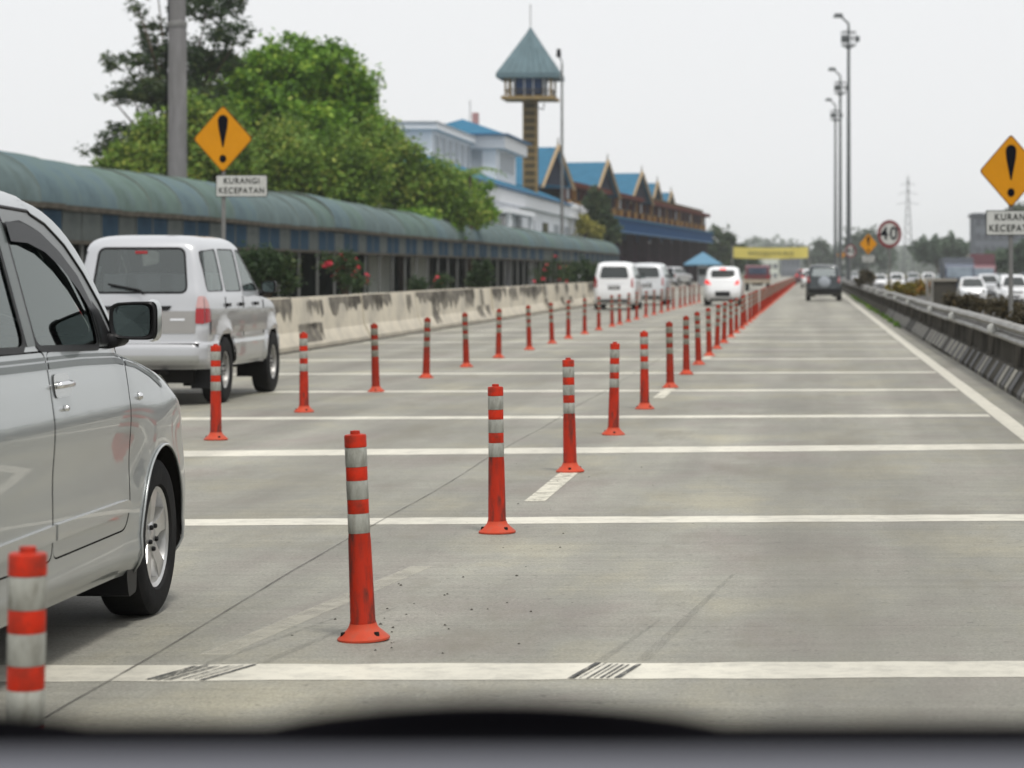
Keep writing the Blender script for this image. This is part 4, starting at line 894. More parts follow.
SUV = dict(levels=SUV_LV, bow_f=.08, bow_r=.04, taper=.04, axles=(1.3, -1.28), arch_r=.39, wheel_r=.335, wheel_w=.2, track=1.26, rim_r=.2, rim='alloy', res=(18, 2), paint=M['dark_green'], glass=M['glass_clear'],
           side_windows=[[(-.2, 1.12), (-.3, 1.5), (-.02, 1.5), (.3, 1.36), (.62, 1.12)], [(-.3, 1.12), (-.4, 1.5), (-1.05, 1.5), (-1.1, 1.12)], [(-1.2, 1.12), (-1.15, 1.5), (-1.6, 1.48), (-1.72, 1.15)]], rear_window=[[(-.52, 1.12), (.52, 1.12), (.45, 1.48), (-.45, 1.48)]], windscreen=[[(-.58, 1.12), (.58, 1.12), (.46, 1.52), (-.46, 1.52)]],
           interior=seats([(.1, 1.1, (-.3, .3)), (-.8, 1.1, (-.33, .33))], M['seat']), extra=suv_extra,
           panels=[('tail_lamp', [(.57, .85), (.72, .85), (.72, 1.10), (.62, 1.12)], M['lamp_red'], .012, 'rear2'), ('turn_lamp', [(.58, .93), (.70, .93), (.70, .99), (.59, .99)], M['lamp_clear'], .016, 'rear2'), ('bumper', [(-.66, .36), (.66, .36), (.66, .56), (-.66, .56)], M['black'], .02, 'rear'),
                   ('headlamp', [(.40, .78), (.68, .80), (.68, .94), (.44, .92)], M['lamp_head'], .008, 'front2'), ('grille', [(-.36, .74), (.36, .74), (.36, .92), (-.36, .92)], M['grille'], .006, 'front'), ('lower_grille', [(-.5, .36), (.5, .36), (.45, .52), (-.45, .52)], M['grille'], .006, 'front')])
suv, _ = car(SUV, 'offroader')

def place(src, name, x, y, z, rz, label, cat, group=None, recolor=None, used=set()):
    if id(src) not in used: o = src; used.add(id(src))
    else: o = copy_tree(src)
    o.name = name; o.location = (x, y, z); o.rotation_euler = (0, 0, rz)
    if recolor: repaint(o, recolor[0], recolor[1])
    tag(o, label, cat, group); return o
KEEP = {}
place(mpv_far, 'people_carrier', -6.72, 90.75, 0, 0, 'white people carrier with black number plate, nearer of the two on the left lane', 'car', 'white cars on the left lane')
place(mpv_far, 'people_carrier', -6.36, 103.0, 0, -.01, 'silver white people carrier partly hidden behind the nearer white one', 'car', 'white cars on the left lane', (M['white'], M['offwhite']))
place(hat, 'hatchback', -3.36, 100.6, 0, 0, 'small white hatchback with lit red brake lamps between the post rows', 'car')
place(suv, 'offroader', .57, 117, 0, 0, 'dark off-roader with silver spare wheel cover driving ahead in the right lane', 'car').scale = (1.09, 1, .98)
place(hat, 'hatchback', -.05, 205, 0, 0, 'white car half hidden ahead of the dark off-roader', 'car')
place(hat, 'hatchback', -.85, 262, 0, 0, 'small red car far ahead in the right lane', 'car', None, (M['white'], M['maroon']))
ON = 'oncoming cars beyond the guard rail'; ZO = -.5
for px, d, src, lb, rec in [(972, 140, hat, 'white oncoming hatchback behind the guard rail below the dark truck', None), (1013, 131, mpv_far, 'white oncoming people carrier behind the right sign pole', None),
                            (988, 172, mpv_far, 'silver oncoming car between the white hatchback and the white people carrier', M['offwhite']), (896.5, 245, mpv_far, 'white oncoming car just right of the speed sign pole', None),
                            (880, 262, hat, 'white oncoming car just left of the speed sign pole', None), (913, 285, van, 'pale oncoming van above the orange shrub, left of a pair', None),
                            (928, 282, mpv_far, 'white oncoming car above the orange shrub, right of a pair', None), (854.5, 420, van, 'pale oncoming van farthest away, right of the dark off-roader', None)]:
    place(src, 'oncoming_car', (px - VX) * d / F_PX, d, ZO, PI, lb, 'car', ON, (M['white'], rec) if rec else None, {id(mpv_far), id(hat), id(van)})
# white van turning out of the toll plaza
for px, d, lb in [(944, 236, 'dark oncoming off-roader half hidden by the grey concrete stub'), (1000, 205, 'dark oncoming off-roader between the silver car and the white people carrier')]:
    place(suv, 'oncoming_car', (px - VX) * d / F_PX, d, ZO, PI, lb, 'car', ON, None, {id(suv)})
o = place(van, 'box_van', -11.6, 226, 0, -.42, 'white van seen at an angle beside the blue tent', 'van', None, None, {id(van)})

def truck(name, loc, rz, cab_mat, body_mat, L, H, label, cargo=True, bed=None, parent=None):
    """box truck heading +Y: chassis, cab with windscreen, load body, wheels"""
    r = empty(name, loc, rz); W = 1.0
    MB().bx(-.45, .45, -L / 2, L / 2, .55, .8).build('chassis', M['under'], r)
    c = MB(); c.prism(rounded([(L / 2 - 1.7, .65), (L / 2, .65), (L / 2 + .03, 1.35), (L / 2 - .12, 2.1), (L / 2 - .35, 2.35), (L / 2 - 1.7, 2.35)], .12), -W, W, 'x'); c.build('cab', cab_mat, r, smooth=40)
    g = MB(); g.add([(-W * .88, L / 2 + .035, 1.4), (W * .88, L / 2 + .035, 1.4), (W * .84, L / 2 - .105, 2.08), (-W * .84, L / 2 - .105, 2.08)], [(0, 1, 2, 3)]); g.build('windscreen', M['screen'], r)
    for s in (1, -1):
        MB().bx(s * .55 - .18, s * .55 + .18, L / 2 + .01, L / 2 + .05, .8, .98).build('headlamp', M['lamp_head'], r)
        MB().bx(s * W - .01, s * W + .012, L / 2 - 1.2, L / 2 - .3, 1.45, 2.0).build('side_window', M['dark_pane'], r)
        for y in (L / 2 - .8, -L / 2 + 1.0):
            MB().lathe([(.2, -.13), (.42, -.13), (.45, -.1), (.45, .1), (.42, .13), (.2, .13)], 24, axis='x').build('wheel', M['rubber'], r, smooth=40, loc=(s * .82, y, .45))
    MB().bx(-.55, .55, L / 2 + .03, L / 2 + .05, 1.0, 1.3).build('grille', M['grille'], r)
    if cargo:
        b = MB(); b.bx(-W - .05, W + .05, -L / 2, L / 2 - 1.85, .85, H); b.build('cargo_box', body_mat, r)
        for k in range(5): MB().bx(-W - .055, W + .055, -L / 2 + .1 + k * (L - 2.1) / 4 - .03, -L / 2 + .1 + k * (L - 2.1) / 4 + .03, .84, H + .006).build('body_rib', cab_mat, r)
    if bed: MB().bx(-W - .05, W + .05, -L / 2 - .02, L / 2 - 1.8, .62, .98).build('load_bed', bed, r)
    return tag(r, label, 'truck')
p = at(957, 266, 182); truck('truck', (p.x, 182, ZO), PI, M['blue_dark'], M['far_block'], 7, 2.75, 'dark blue oncoming truck with pale windscreen above the parked-looking cars')
p = at(981, 260, 226); truck('truck', (p.x, 226, ZO), PI, M['maroon'], M['maroon'], 8, 3.3, 'dark red truck top behind the right sign plate')
# pickup with maroon cab and beige bed, seen from behind
r = empty('pickup_truck', (-3.62, 176, 0)); tag(r, 'maroon pickup with beige flat bed far ahead in the middle lane', 'truck')
MB().bx(-.9, .9, -2.1, .1, .52, .76).build('load_bed', M['beige'], r)
MB().bx(-.35, .35, -1.9, 2.1, .36, .5).build('chassis', M['under'], r)
c = MB(); c.prism(rounded([(.15, .5), (2.2, .5), (2.2, .95), (1.5, 1.05), (1.0, 1.68), (.25, 1.72), (.15, 1.6)], .1), -.82, .82, 'x'); c.build('cab', M['maroon'], r, smooth=40)
MB().bx(-.62, .62, .125, .145, 1.12, 1.56).build('rear_window', M['blue_dark'], r)
for s in (1, -1):
    MB().bx(s * .72 - .08, s * .72 + .08, -2.125, -2.09, .84, 1.02).build('tail_lamp', M['lamp_red'], r); MB().bx(s * .86 - .03, s * .86 + .03, -2.1, .1, .82, 1.08).build('bed_side', M['maroon'], r)
    for y in (-1.3, 1.4): MB().lathe([(.12, -.1), (.30, -.1), (.33, -.07), (.33, .07), (.30, .1), (.12, .1)], 20, axis='x').build('wheel', M['rubber'], r, smooth=40, loc=(s * .7, y, .33))

# ------------------------------------------------------------------ left concrete barrier
def barrier_left():
    root = empty('concrete_barrier', (-8.7, 30, 0)); tag(root, 'long cream painted concrete barrier with grey bare patches along the left lane', 'barrier')
    prof = [(.17, 0), (.17, .08), (.05, .30), (-.02, .88), (-.20, .88), (-.26, .30), (-.38, .08), (-.38, 0)]
    L = 3.4; n = 22
    segs = [MB().prism(prof, 0, L - .03, 'y').mesh('segment', M['barrier']) for _ in range(1)]
    for k in range(n):
        s = link('segment', segs[0], root, (random.uniform(-.02, .02), k * L, random.uniform(-.012, .012))); s.rotation_euler = (0, 0, random.uniform(-.006, .006))
        for q in range(random.choice((1, 2, 2, 3))):       # flaked patches with ragged outlines
            y0 = random.uniform(.02, 2.2); wd = random.uniform(.5, 2.0); zt = random.choice((.865, .865, .84, .45)); zb = zt - random.uniform(.16, .45)
            if q == 0 and random.random() < .45: y0, wd, zt, zb = .02, 3.3, .865, random.uniform(.55, .70)
            P = []; m = 14
            for i in range(m): P.append((y0 + wd * i / (m - 1), zt - random.uniform(0, .04) if zt < .86 else zt))
            for i in range(m): P.append((y0 + wd * (1 - i / (m - 1)), max(.12, zb + random.uniform(-.15, .13))))
            def X(z): return float(np.interp(z, [0, .08, .30, .88], [.17, .17, .05, -.02])) + .004
            mb = MB(); V = [(X(z), min(y, L - .05), z) for y, z in P]; tot = []
            for i in range(m - 1):
                a, b, c, d = P[i], P[i + 1], P[2 * m - 2 - i], P[2 * m - 1 - i]
                def pt(y, z): return (X(z), min(y, L - .05), z)
                zz = [(a[1] + (d[1] - a[1]) * t, b[1] + (c[1] - b[1]) * t) for t in np.linspace(0, 1, 4)]
                for j in range(3): mb.quad(pt(a[0], zz[j][0]), pt(b[0], zz[j][1]), pt(b[0], zz[j + 1][1]), pt(a[0], zz[j + 1][0]))
            mb.build('bare_patch', M['barrier_patch'], s)
    MB().bx(.17, .32, 0, n * L, 0, .012).build('gutter_dirt', M['grime_wall'], root)
barrier_left()

# ------------------------------------------------------------------ right barrier wall and guard rail
def right_barrier():
    w0 = empty('median_wall', (2.14, 0, 0)); tag(w0, 'low grimy concrete wall with faded black and white stripes beneath the guard rail', 'wall')
    prof = [(0, 0), (0, .05), (.13, .24), (.19, .27), (.20, .52), (.40, .52), (.42, 0)]
    L = 6.0
    me = MB().prism(prof, 0, L - .02, 'y').mesh('segment', M['grime_wall'])
    for k in range(34): link('segment', me, w0, (random.uniform(-.008, .008), 4 + k * L, random.uniform(-.01, .004)))
    # stripes painted on the sloping foot
    def stripe(y, ww, mat):
        mb = MB(); lean = .10
        mb.quad((-.004, y, .052), (-.004, y + ww, .052), (.126, y + ww + lean, .243), (.126, y + lean, .243)); mb.quad((-.004, y, .008), (-.004, y + ww, .008), (-.004, y + ww, .052), (-.004, y, .052)); mb.build('painted_stripe', mat, w0)
    y = 18.0
    while y < 75:
        if random.random() < .78: stripe(y, .42, M['stripe_pale'])
        stripe(y + .55, .42, M['stripe_dark']); y += 1.15
    g = empty('guard_rail', (2.22, 0, 0)); tag(g, 'grey corrugated steel guard rail with white reflectors along the right side', 'guard rail')
    W = [(.02, .525), (-.035, .545), (-.055, .575), (-.035, .605), (.02, .625), (.028, .64), (.02, .655), (-.035, .68), (-.055, .708), (-.035, .738), (.02, .755)]
    B = [(x + .008, z) for x, z in W[::-1]]
    me = MB().prism(W + B, 0, 4.32, 'y').mesh('rail_section', M['galv'], smooth=30)
    pm = MB().bx(.05, .13, -.05, .05, .0, .72).mesh('rail_post', M['grime_wall'])
    for k in range(48):
        link('rail_section', me, g, (random.uniform(-.006, .006), 3 + k * 4.3, random.uniform(-.012, .012)))
        link('rail_post', pm, g, (0, 3.1 + k * 4.3, 0))
    rf = MB().lathe([(.0001, -.02), (.05, -.018), (.058, 0), (.058, .012), (.0001, .012)], 18, axis='y').mesh('reflector', M['sign_white'], smooth=40)
    for y in (22.4, 30.9, 39.6, 46.8, 57.5, 66, 75, 84, 93, 102): link('reflector', rf, g, (-.07, y, .645))
right_barrier()

# ------------------------------------------------------------------ signs
def text_mesh(s, size, mat, bold=.0, xs=1.0):
    cu = bpy.data.curves.new('lettering', 'FONT'); cu.body = s; cu.size = size; cu.align_x = 'CENTER'; cu.align_y = 'CENTER'; cu.offset = bold; cu.space_character = 1.18; cu.extrude = .002
    ob = bpy.data.objects.new('lettering', cu); COL.objects.link(ob); bpy.context.view_layer.update()
    me = bpy.data.meshes.new_from_object(ob.evaluated_get(bpy.context.evaluated_depsgraph_get())); bpy.data.objects.remove(ob)
    me.transform(Matrix.Rotation(PI / 2, 4, 'X') @ Matrix.Diagonal((xs, 1, 1, 1))); me.materials.clear(); me.materials.append(mat); return me
def warn_sign(x, y, zc, wx, hz, label, plate=True, rz=0, pw=.80, pdx=0, group=None, base=-.05):
    r = empty('warning_sign', (x, y, base), rz); zc -= base
    MB().tube([(0, .04, 0), (0, .04, zc + hz * .38)], .032, 12).build('sign_pole', M['pole'], r, smooth=40)
    def dia(k, t0, t1): return MB().prism(rounded([(0, -hz / 2 * k), (wx / 2 * k, 0), (0, hz / 2 * k), (-wx / 2 * k, 0)], .05), t0, t1, 'y')
    bo = dia(1, -.002, .006).build('board', M['sign_edge'], r, loc=(0, 0, zc)); dia(.955, -.006, -.003).build('face', M['yellow_sign'], bo)
    ex = []
    for k in range(15): a = PI * k / 14; ex.append((.085 * wx * math.cos(a), hz * .27 + .085 * hz * math.sin(a)))
    ex = [(q[0], q[1]) for q in ex] + [(-.075 * wx, hz * .17), (-.01 * wx, -hz * .12), (.01 * wx, -hz * .12), (.075 * wx, hz * .17)]
    MB().prism(ex, -.010, -.007, 'y').build('exclamation_stroke', M['sign_black'], bo)
    MB().prism([(.058 * wx * math.cos(a), -hz * .29 + .058 * hz * math.sin(a)) for a in np.linspace(0, 2 * PI, 18, endpoint=False)], -.010, -.007, 'y').build('exclamation_dot', M['sign_black'], bo)
    if plate:
        ph = .34; pz = zc - hz / 2 - ph / 2 - .03
        p = MB().prism(rounded([(-pw / 2, -ph / 2), (pw / 2, -ph / 2), (pw / 2, ph / 2), (-pw / 2, ph / 2)], .02), 0, .006, 'y').build('plate', M['sign_text'], r, loc=(pdx, -.004, pz))
        MB().prism(rounded([(-pw / 2 + .012, -ph / 2 + .012), (pw / 2 - .012, -ph / 2 + .012), (pw / 2 - .012, ph / 2 - .012), (-pw / 2 + .012, ph / 2 - .012)], .02), -.004, -.001, 'y').build('plate_face', M['sign_white'], p)
        for s, dz in (('KURANGI', .075), ('KECEPATAN', -.075)): link('lettering', text_mesh(s, .128, M['sign_text'], .0018, pw / .90), p, (0, -.0075, dz))
    return tag(r, label, 'sign', group)
p = at(223, 139, 40.3); warn_sign(p.x, 40.3, p.z, .93, 1.055, 'amber diamond warning sign with white plate before the left canopy', pdx=.29, pw=.80)
p = at(1011, 171, 35.1); warn_sign(p.x, 35.1, p.z, .86, 1.0, 'large amber diamond warning sign with white plate at the right edge', pdx=.05, pw=.78)
p = at(868.3, 244, 122); warn_sign(p.x, 122, p.z, .86, 1.0, 'small amber diamond sign just left of the round speed sign', pw=.6)
p = at(841, 255, 234); warn_sign(p.x, 234, p.z, .8, .95, 'tiny far amber diamond sign at the foot of the lamp masts', pw=.6)
def speed_sign(x, y, zc, rx, label):
    r = empty('speed_sign', (x, y, -.05)); zc += .05; k = 1.16
    MB().tube([(0, .04, 0), (0, .04, zc)], .035, 12).build('sign_pole', M['pole'], r, smooth=40)
    def disc(q, a, b): return MB().prism([(rx * q * math.cos(t), rx * k * q * math.sin(t)) for t in np.linspace(0, 2 * PI, 36, endpoint=False)], a, b, 'y')
    b = disc(1, -.002, .006).build('board', M['sign_red'], r, loc=(0, 0, zc)); disc(.76, -.006, -.003).build('face', M['sign_white'], b)
    link('figures', text_mesh('40', .62, M['sign_black'], .012, .88), b, (-.02, -.009, 0)); MB().bx(.245, .275, -.011, -.007, .10, .24).build('unit_tick', M['sign_black'], b)
    return tag(r, label, 'sign')
p = at(889.5, 234, 89.4); speed_sign(p.x, 89.4, p.z, .415, 'round white speed limit sign with red ring reading 40')
p = at(850, 251, 182); speed_sign(p.x + .05, 182, p.z, .40, 'far small round speed sign at the base of the tallest mast')

# ------------------------------------------------------------------ lamp masts, poles
def mast(x, y, H, label):
    r = empty('lamp_mast', (x, y, -.05)); H += .05
    MB().tube([(0, 0, 0), (0, 0, H * .93), (0, 0, H * .97)], [.19, .10, .08], 14).build('mast', M['lamp_pole'], r, smooth=40)
    MB().tube([(0, 0, H * .965), (-.02, 0, H * .975), (-.35, 0, H * .99), (-.55, 0, H * 1.0)], [.08, .08, .07, .06], 8).build('top_arm', M['lamp_pole'], r, smooth=40)
    MB().box((-.72, 0, H * 1.003), (.75, .34, .30), taper=.7).build('lantern', M['lamp_pole'], r)
    for z in (H - 2.05, H - 1.55, H - 1.1): MB().lathe([(.50, -.03), (.55, 0), (.50, .03), (.45, 0)], 20, (0, 0, z), closed=True).build('ring', M['lamp_pole'], r, smooth=True)
    for k in range(6):
        a = 2 * PI * k / 6; MB().tube([(.09 * math.cos(a), .09 * math.sin(a), H - 2.3), (.5 * math.cos(a), .5 * math.sin(a), H - 2.05), (.5 * math.cos(a), .5 * math.sin(a), H - 1.1)], .03, 6).build('stay', M['lamp_pole'], r)
        if k % 2 == 0: MB().box((.62 * math.cos(a), .62 * math.sin(a), H - 1.6), (.32, .32, .40), a).build('floodlight', M['lamp_pole'], r)
    return tag(r, label, 'lamp', 'tall lamp masts on the median')
mast(2.66, 184, 19.35, 'tallest and nearest of the three thin lamp masts'); mast(2.60, 231, 19.2, 'middle one of the three thin lamp masts'); mast(2.58, 275, 19.4, 'lowest looking and farthest of the three thin lamp masts')
r = empty('concrete_pole', (-17.3, 71, -.02)); tag(r, 'thick grey concrete pole rising behind the canopy in front of the dark tree', 'pole')
MB().tube([(0, 0, 0), (0, 0, 8.1)], [.27, .245], 20).build('lower_shaft', M['conc_pole'], r, smooth=40); MB().tube([(0, 0, 8.1), (0, 0, 14)], [.225, .20], 20).build('upper_shaft', M['conc_pole'], r, smooth=40)
MB().tube([(-.30, -.05, 0), (-.29, -.05, 7.8), (-.24, -.05, 8.1), (-.23, -.05, 14)], .022, 6).build('cable', M['sign_black'], r, smooth=True)
MB().lathe([(.265, 0), (.265, .12), (.25, .14), (.25, 0)], 20, (0, 0, 8.02), closed=True).build('collar', M['pole'], r)
p = at(562, 52, 176); r = empty('lamp_post', (p.x, 176, -.02)); tag(r, 'slender lamp post with hooked head beside the tower', 'lamp')
MB().tube([(0, 0, 0), (0, 0, p.z - .8)], [.13, .075], 10).build('post', M['pole'], r, smooth=40)
MB().tube([(0, 0, p.z - .8), (-.02, 0, p.z - .55), (-.2, 0, p.z - .35)], .05, 8).build('hook', M['lamp_pole'], r, smooth=40); MB().box((-.22, 0, p.z - .05), (.32, .3, .55), .2, .75).build('lantern', M['sign_black'], r)

# pylon far away
p = at(908, 176, 760); r = empty('pylon', (p.x, 760, -.6)); tag(r, 'faint far lattice electricity pylon above the trees on the right', 'pylon'); H = p.z + .6
def hw(z): return 1.5 * (1 - z / H) ** 1.2 + .2
mb = MB()
for sx in (1, -1):
    for sy in (1, -1): mb.tube([(sx * hw(z), sy * hw(z), z) for z in np.linspace(0, H, 9)], .08, 5)
mb.build('legs', M['lamp_pole'], r)
mb = MB(); zs = np.linspace(0, H * .97, 13)
for a, b in zip(zs[:-1], zs[1:]):
    for sg in (1, -1): mb.tube([(hw(a), sg * hw(a), a), (-hw(b), sg * hw(b), b)], .045, 4); mb.tube([(-hw(a), sg * hw(a), a), (hw(b), sg * hw(b), b)], .045, 4)
mb.build('bracing', M['lamp_pole'], r)
for z, l in ((H * .72, 3.2), (H * .82, 2.7), (H * .91, 2.1)):
    MB().tube([(-l, 0, z), (0, 0, z + .8), (l, 0, z)], .07, 5).build('cross_arm', M['lamp_pole'], r)

# ------------------------------------------------------------------ barrel-roofed canopy on the left
def canopy():
    r = empty('covered_walkway', (-15, 0, -.02)); tag(r, 'long covered walkway with curved teal roof and blue fascia panes on the left', 'walkway')
    L = 1.42; n = 112; y0 = 45.0
    def arc(dz=0): return [(-1.62 - 1.62 * math.cos(a), 2.66 + 1.10 * math.sin(a) ** .9) for a in np.linspace(PI, 0, 15)]
    A = arc(); B = [(x, z - .03) for x, z in A[::-1]]
    A = [(x, z) for x, z in A]
    sh = [MB().prism(A + B, 0, 2 * L - .012, 'y').mesh('roof_sheet', M[k], smooth=30) for k in ('roof_teal', 'roof_teal2', 'roof_teal3')]
    rb = MB().prism([(x * 1.0, z + .012) for x, z in A] + [(x, z - .05) for x, z in A[::-1]], -.028, .028, 'y').mesh('roof_rib', M['rib'], smooth=30)
    pb = MB().bx(-.04, 0, .05, L - .05, 1.97, 2.56).mesh('fascia_pane', M['pane_blue']); pg = MB().bx(-.04, 0, .05, L - .05, 1.97, 2.56).mesh('fascia_pane', M['pane_grey'])
    mu = MB().bx(-.06, .02, -.028, .028, 1.93, 2.62).mesh('mullion', M['pane_grey'])
    po = MB().tube([(0, 0, 0), (0, 0, 1.95)], .042, 8).mesh('post', M['canopy_post'], smooth=40)
    gut = MB().bx(-.10, .07, 0, L, 2.57, 2.68).mesh('gutter', M['gutter']); bot = MB().bx(-.08, .04, 0, L, 1.90, 1.975).mesh('lower_rail', M['gutter'])
    for k in range(n):
        y = y0 + k * L; dz = .035 * math.sin(k * .55) + random.uniform(-.012, .012) + (.06 if 24 < k < 33 else 0) - (.05 if 33 <= k < 40 else 0)
        if k % 2 == 0: link('roof_sheet', sh[random.choice((0, 0, 0, 2, 2, 1)) if k < 24 else random.choice((1, 1, 0, 2))], r, (0, y, dz)); link('roof_rib', rb, r, (0, y, dz))
        link('fascia_pane', pg if (k % 3 == 2 or random.random() < .04) else pb, r, (random.uniform(-.01, .01), y, 0)); link('mullion', mu, r, (0, y, 0))
        link('gutter', gut, r, (0, y, random.uniform(-.012, .012) + dz * .3)); link('lower_rail', bot, r, (0, y, 0))
        if k % 2 == 0: link('post', po, r, (-.02, y, 0))
        if k % 8 == 0: link('post', po, r, (-3.2, y, 0))
    # back wall toned near-black for interior shade; pale panels stand in for bright gaps
    for k in range(0, n, 4):
        y = y0 + k * L; pale = k in (44, 52)
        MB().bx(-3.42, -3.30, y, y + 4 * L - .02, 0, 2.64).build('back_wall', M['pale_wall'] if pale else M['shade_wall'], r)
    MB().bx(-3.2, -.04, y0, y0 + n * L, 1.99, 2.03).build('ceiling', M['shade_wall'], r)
    MB().bx(-.30, -.04, y0, y0 + n * L, 0, .35).build('low_wall', M['concrete'], r)
canopy()

# ------------------------------------------------------------------ white two-storey toll office
def office():
    r = empty('toll_office', (-20, 150, -.02)); tag(r, 'white two storey office with blue hipped roofs behind the walkway', 'building')
    ox, oy, oz = -20, 150, -.02
    def bx(nm, x0, x1, y0, y1, z0, z1, mat, par=None): return MB().bx(x0 - ox, x1 - ox, y0 - oy, y1 - oy, z0 - oz, z1 - oz).build(nm, mat, par or r)
    def hip(nm, x0, x1, y0, y1, z0, z1, mat, ins=.45):
        x0 -= ox; x1 -= ox; y0 -= oy; y1 -= oy; c = (x0 + x1) / 2; k = min((x1 - x0), (y1 - y0)) / 2 * ins * 2
        V = [(x0, y0, z0), (x1, y0, z0), (x1, y1, z0), (x0, y1, z0), (c, y0 + k, z1), (c, y1 - k, z1)]
        return MB().add(V, [(0, 1, 4), (1, 2, 5, 4), (2, 3, 5), (3, 0, 4, 5), (0, 3, 2, 1)]).build(nm, mat, r)
    bx('wall', -26, -18.6, 128, 212, 0, 5.5, M['white_wall'])                       # ground storey
    bx('fascia', -26.3, -18.2, 127.6, 212.5, 5.4, 6.28, M['white_trim'])
    hip('roof', -26.6, -18.0, 127.3, 196, 6.36, 8.15, M['blue_roof']); bx('roof_edge', -26.65, -17.95, 127.25, 196, 6.22, 6.36, M['blue_trim'])
    bx('roof_edge', -26.35, -18.1, 196.2, 212.8, 6.1, 6.5, M['white_trim'])
    bx('wall', -25.5, -21.3, 146, 166, 6.2, 9.45, M['white_wall'])                  # left wing, upper storey
    bx('fascia', -25.9, -20.95, 145.5, 163.4, 9.30, 9.62, M['white_trim'])
    bx('wall', -24.5, -19.75, 163, 174, 6.2, 9.1, M['white_wall'])
    bx('fascia', -25, -19.15, 162.6, 175.5, 9.02, 9.85, M['white_trim'])
    hip('roof', -25.3, -18.95, 162.2, 176, 9.87, 11.0, M['blue_roof']); bx('roof_edge', -25.35, -18.9, 162.15, 176.05, 9.83, 9.93, M['blue_trim'])
    bx('roof_slab', -26, -20.9, 145.4, 162.1, 9.63, 9.72, M['shade_panel'])
    for k in range(6):                                                               # louvred windows, right face of the wing
        y = 147 + k * 2.65; w_ = bx('window', -21.305, -21.26, y, y + 1.9, 7.55, 9.05, M['shade_panel']); bx('window_frame', -21.27, -21.235, y - .12, y + .02, 7.45, 9.15, M['white_trim'], None)
    bx('window_frame', -19.77, -19.70, 164.4, 172.8, 7.5, 9.0, M['white_trim'])
    for k in range(4): bx('window', -19.76, -19.68, 164.8 + k * 2, 166.3 + k * 2, 7.65, 8.85, M['shade_panel'])
    bx('window', -22.6, -20.6, 162.93, 162.99, 7.7, 8.9, M['shade_panel'])
    for y, c in ((138, 'dark_pane'), (148, 'shade_panel'), (156, 'dark_pane'), (163.5, 'shade_panel'), (171, 'shade_panel'), (180, 'dark_pane'), (188, 'shade_panel'), (196, 'shade_panel'), (204, 'dark_pane')):
        bx('window', -18.61, -18.55, y, y + 3.6, 2.6, 4.7, M[c]); bx('window_sill', -18.6, -18.4, y - .2, y + 3.8, 2.45, 2.58, M['white_trim'])
    bx('porch_slab', -18.6, -17.6, 152, 166, 4.75, 5.05, M['white_trim']); bx('porch_column', -17.95, -17.7, 165, 165.7, 0, 4.75, M['white_wall']); bx('porch_column', -17.95, -17.7, 153, 153.7, 0, 4.75, M['white_wall'])
    p = at(475, 116, 171); bx('chimney', p.x - .2, p.x + .2, 171, 171.5, 9.9, 11.75, M['chimney'])
    for px in (468,): MB().tube([(at(px, 100, 170).x - ox, 171 - oy, 10), (at(px, 100, 170).x - ox, 171 - oy, 12.6)], .03, 5).build('aerial', M['pole'], r)
office()

